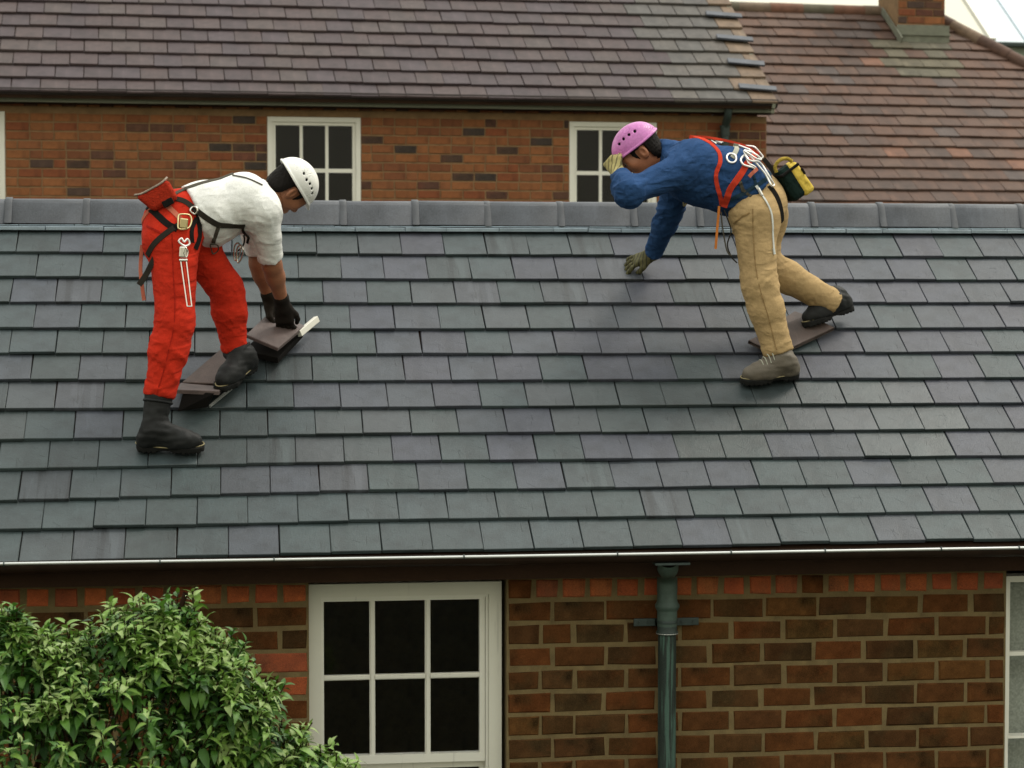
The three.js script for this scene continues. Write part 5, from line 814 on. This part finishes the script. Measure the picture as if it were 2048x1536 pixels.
slabOn('step_support', [[-0.222, 3.25, -9.821], [-0.088, 3.237, -9.802], [-0.12, 3.172, -9.845], [-0.249, 3.156, -9.823]], 0.02, looseM[2], 'dark board propping the level brown tile from below', 'support board');
slabOn('loose_tile', [[2.918, 3.514, -10.289], [2.806, 3.576, -10.386], [2.469, 3.453, -10.212], [2.587, 3.388, -10.112]], 0.02, looseM[1], 'dark brown tile under the toe of the tan trousers\' rear boot', 'roof tile');
slabOn('loose_tile', [[2.836, 3.562, -10.395], [2.758, 3.591, -10.436], [2.62, 3.523, -10.341], [2.698, 3.495, -10.3]], 0.012, looseM[1], 'small piece of tile half hidden behind the tan trouser leg', 'roof tile');
{ // white-topped batten running up the slope under the brown tiles
  const a = [0.306, 3.489, -10.193], b = [0.395, 3.557, -10.324], t = thing('roof_batten', mix(a, b, 0.5), 0, 'short pale batten whose end sticks out beyond the held brown tile', 'batten');
  const f = unit(minus(b, a)), n0 = unit(cross(f, [0.5, 0, 0.86])), n = n0[1] < 0 ? n0.map((v) => -v) : n0, s = cross(n, f), L = dist(a, b), g = new RoundedBoxGeometry(0.024, 0.03, L, 2, 0.003);
  g.applyMatrix4(new THREE.Matrix4().makeBasis(V(s), V(n), V(f))); mesh('batten', metric(g), mat([.75, .73, .66], { map: scaled(tPaint, 2), roughness: 0.5 }), t);
}
slabOn('metal_strip', [[-0.111, 3.176, -9.845], [-0.012, 3.254, -9.955], [-0.005, 3.248, -9.949], [-0.104, 3.172, -9.842]], 0.012, M.rim, 'thin bright metal strip lying beside the level brown tile step', 'metal strip');

// ---------------------------------------------------------------- the shrub in front of the wall
{
  const zc = -8.05, t = thing('shrub', [[-0.498, 1.93, -8.05][0], 0, zc], 0, 'leafy green shrub growing in front of the brick wall', 'shrub'), base = t.position.toArray(), r = rng(4242);
  const blobs = [[[-0.821, 2.192, -8.05], .29], [[-0.586, 2.232, -8.05], .23], [[-0.34, 2.31, -8.05], .25], [[-0.23, 2.457, -8.05], .11], [[-0.828, 2.395, -8.05], .12], [[-0.149, 2.175, -8.05], .27], [[-0.002, 2.04, -8.05], .26], [[0.163, 1.866, -8.05], .2], [[-0.407, 1.958, -8.05], .5], [[0.312, 1.805, -8.05], .14], [[-0.534, 2.054, -8.05], .3], [[-0.169, 1.988, -8.05], .26], [[-0.752, 1.893, -8.05], .5]];
  const leafG = (L, W, droop, fold) => { // pointed leaf, folded along the midrib and arching down
    const p = [], idx = [], n = 5; for (let i = 0; i <= n; i++) { const s = i / n, w = W * Math.sin(Math.PI * Math.pow(s, 0.8)) * (1 - 0.25 * s) + (i === 0 ? 0.0012 : 0), a = droop * s, y = -L * s * Math.sin(a) * 0.75, z = L * s * Math.cos(a * 0.7); p.push(-w, y + w * fold, z, 0, y, z, w, y + w * fold, z); }
    for (let i = 0; i < n; i++) { const a = i * 3; idx.push(a, a + 1, a + 3, a + 1, a + 4, a + 3, a + 1, a + 2, a + 4, a + 2, a + 5, a + 4); }
    const g = new THREE.BufferGeometry(); g.setAttribute('position', new THREE.Float32BufferAttribute(p, 3)); g.setIndex(idx); g.computeVertexNormals();
    const uv = []; for (let i = 0; i < p.length; i += 3) uv.push(p[i] * 8, p[i + 2] * 8); g.setAttribute('uv', new THREE.Float32BufferAttribute(uv, 2)); return g; };
  const shapes = [[.07, .0145, .5, .4], [.064, .0155, .9, .35], [.07, .0155, 1.0, .35], [.056, .0145, .3, .45], [.068, .017, .75, .3], [.046, .0125, .2, .5]].map((a) => leafG(...a));
  const leafM = [[.09, .24, .03], [.06, .18, .028], [.15, .34, .045], [.29, .5, .085], [.46, .62, .21], [.03, .09, .018]].map((c) => mat(c, { transmission: 0.42, thickness: 0, roughness: 0.5, map: scaled(tGrain, 1), specularIntensity: 0.55 }));
  const cand = [], rest = leafM.map(() => []), stems = [];
  const inside = (p) => { let d = 1e9; for (const [c, q] of blobs) d = Math.min(d, Math.hypot(p[0] - c[0], (p[1] - c[1]), (p[2] - c[2]) * 1.15) - q); return d; };
  const shoot = (tip, dir, n, young, s) => {
    for (let i = 0; i < n; i++) {
      const k = i / n, a = i * 2.4 + r() * 0.5, el = 1.05 - 0.85 * (1 - k) + (r() - 0.5) * 0.4, D = V(dir), side = V(1, 0, 0).cross(D).normalize(), up2 = D.clone().cross(side).normalize();
      const out = side.multiplyScalar(Math.cos(a)).addScaledVector(up2, Math.sin(a)), fwd = out.multiplyScalar(Math.cos(el)).addScaledVector(D, Math.sin(el)).normalize();
      const pos = V(tip).addScaledVector(D, -(1 - k) * 0.075 * s), z = fwd, y = V(0, 1, 0).addScaledVector(z, -z.y).normalize().applyAxisAngle(z, (r() - 0.5) * 0.9), x = y.clone().cross(z);
      const sz = s * (0.63 + 0.46 * (1 - k)) * (0.8 + r() * 0.4), m = new THREE.Matrix4().makeBasis(x, y, z).scale(V(sz, sz, sz)).setPosition(pos), tone = young && k > 0.3 ? (r() < 0.5 ? 4 : 3) : r() < 0.3 ? 2 : r() < 0.6 ? 0 : r() < 0.8 ? 1 : 5;
      cand.push({ g: pick(shapes), m, tone, front: pos.z + 0.35 * pos.y + 0.12 * r() });
    }
    const e = V(tip), b = e.clone().addScaledVector(V(dir), -0.16 * s).add(V((r() - 0.5) * 0.02, -0.02, (r() - 0.5) * 0.02)); stems.push(bar(b.toArray(), e.toArray(), 0.0022, 5));
  };
  let made = 0; const rp = () => { const [c, q] = blobs[Math.floor(r() * blobs.length)]; const d = unit([r() - 0.5, r() * 0.9 - 0.25, r() - 0.25]); return [c, q, d]; };
  for (let i = 0; i < 5200 && made < 950; i++) {
    const [c, q, d] = rp(), p = plus(c, d, q * (0.92 + 0.1 * r()) + 0.09 * lump(c[0] * 3 + d[0] * 3, c[1] * 3 + d[1] * 3, d[2] * 3)); if (inside(p) < -0.05 || p[1] < 1.35) continue;
    const clump = lump(p[0] * 5, p[1] * 5, p[2] * 5); if (clump < -0.12 && r() < 0.8) continue; made++;
    shoot(p, unit(plus(plus(d, [0, 0.75, 0]), [(r() - 0.5) * 0.6, 0, (r() - 0.5) * 0.6])), 6 + Math.floor(r() * 4), clump > -0.02 || r() < 0.4, 0.75 + r() * 0.45);
  }
  for (let i = 0; i < 700; i++) { const [c, q, d] = rp(), p = plus(c, d, q * (0.55 + 0.3 * r())); shoot(p, unit(plus(d, [0, 0.5, 0])), 5, false, 1.05); }
  for (const [x, s] of [[[-0.156, 2.586, -8.05], 1], [[-0.22, 2.485, -8.05], 1], [[-0.804, 2.505, -8.05], 1.1], [[-0.693, 2.457, -8.05], .85], [[-0.53, 2.472, -8.05], .95], [[-0.311, 2.523, -8.05], .8], [[-0.074, 2.444, -8.05], .9], [[0.027, 2.339, -8.05], .8], [[0.091, 2.244, -8.05], .8], [[0.239, 2.071, -8.05], .7], [[0.373, 1.964, -8.05], .7], [[0.313, 1.994, -8.05], .6], [[-0.266, 2.504, -8.05], .9], [[-0.174, 2.502, -8.05], .9], [[0.165, 2.177, -8.05], .75]]) { shoot(x, unit([(r() - 0.5) * 0.3, 1, 0.1]), 9, true, s); shoot(plus(x, [0.01, -0.06, 0.02]), unit([0.2, 1, 0.2]), 8, true, s); shoot(plus(x, [-0.02, -0.11, 0]), unit([-0.2, 1, 0.2]), 8, false, s); stems.push(bar(plus(x, [0.02, -0.35, -0.02]), x, 0.0035, 6)); }
  cand.sort((a, b) => b.front - a.front);
  const vis = [], lim = [-0.854, 2.192, -8.05][0]; let n = 0;
  for (const c of cand) { const p = V().setFromMatrixPosition(c.m); if (n < 300 && p.x > lim && p.y > 1.62 && r() < 0.3) { n++; const o = mesh('leaf', c.g, leafM[c.tone], t); o.applyMatrix4(new THREE.Matrix4().makeTranslation(-base[0], -base[1], -base[2]).multiply(c.m)); } else rest[c.tone].push(c.g.clone().applyMatrix4(c.m)); }
  rest.forEach((l, k) => { if (l.length) { const o = mesh('foliage', mergeGeometries(l).translate(-base[0], -base[1], -base[2]), leafM[k], t); o.userData.kind = 'stuff'; } });
  for (const [c] of blobs) { const b = [base[0] + (c[0] - base[0]) * 0.25, 0, zc + (r() - 0.5) * 0.1]; stems.push(tube([b, mix(b, c, 0.5), c, plus(c, [0.05, 0.12, 0.02])], 0.011, 14, 6)); }
  const st = mesh('stems', mergeGeometries(stems.map((g) => g.toNonIndexed())).translate(-base[0], -base[1], -base[2]), M.timber, t); st.userData.kind = 'stuff';
}
renderer.render(scene, camera);
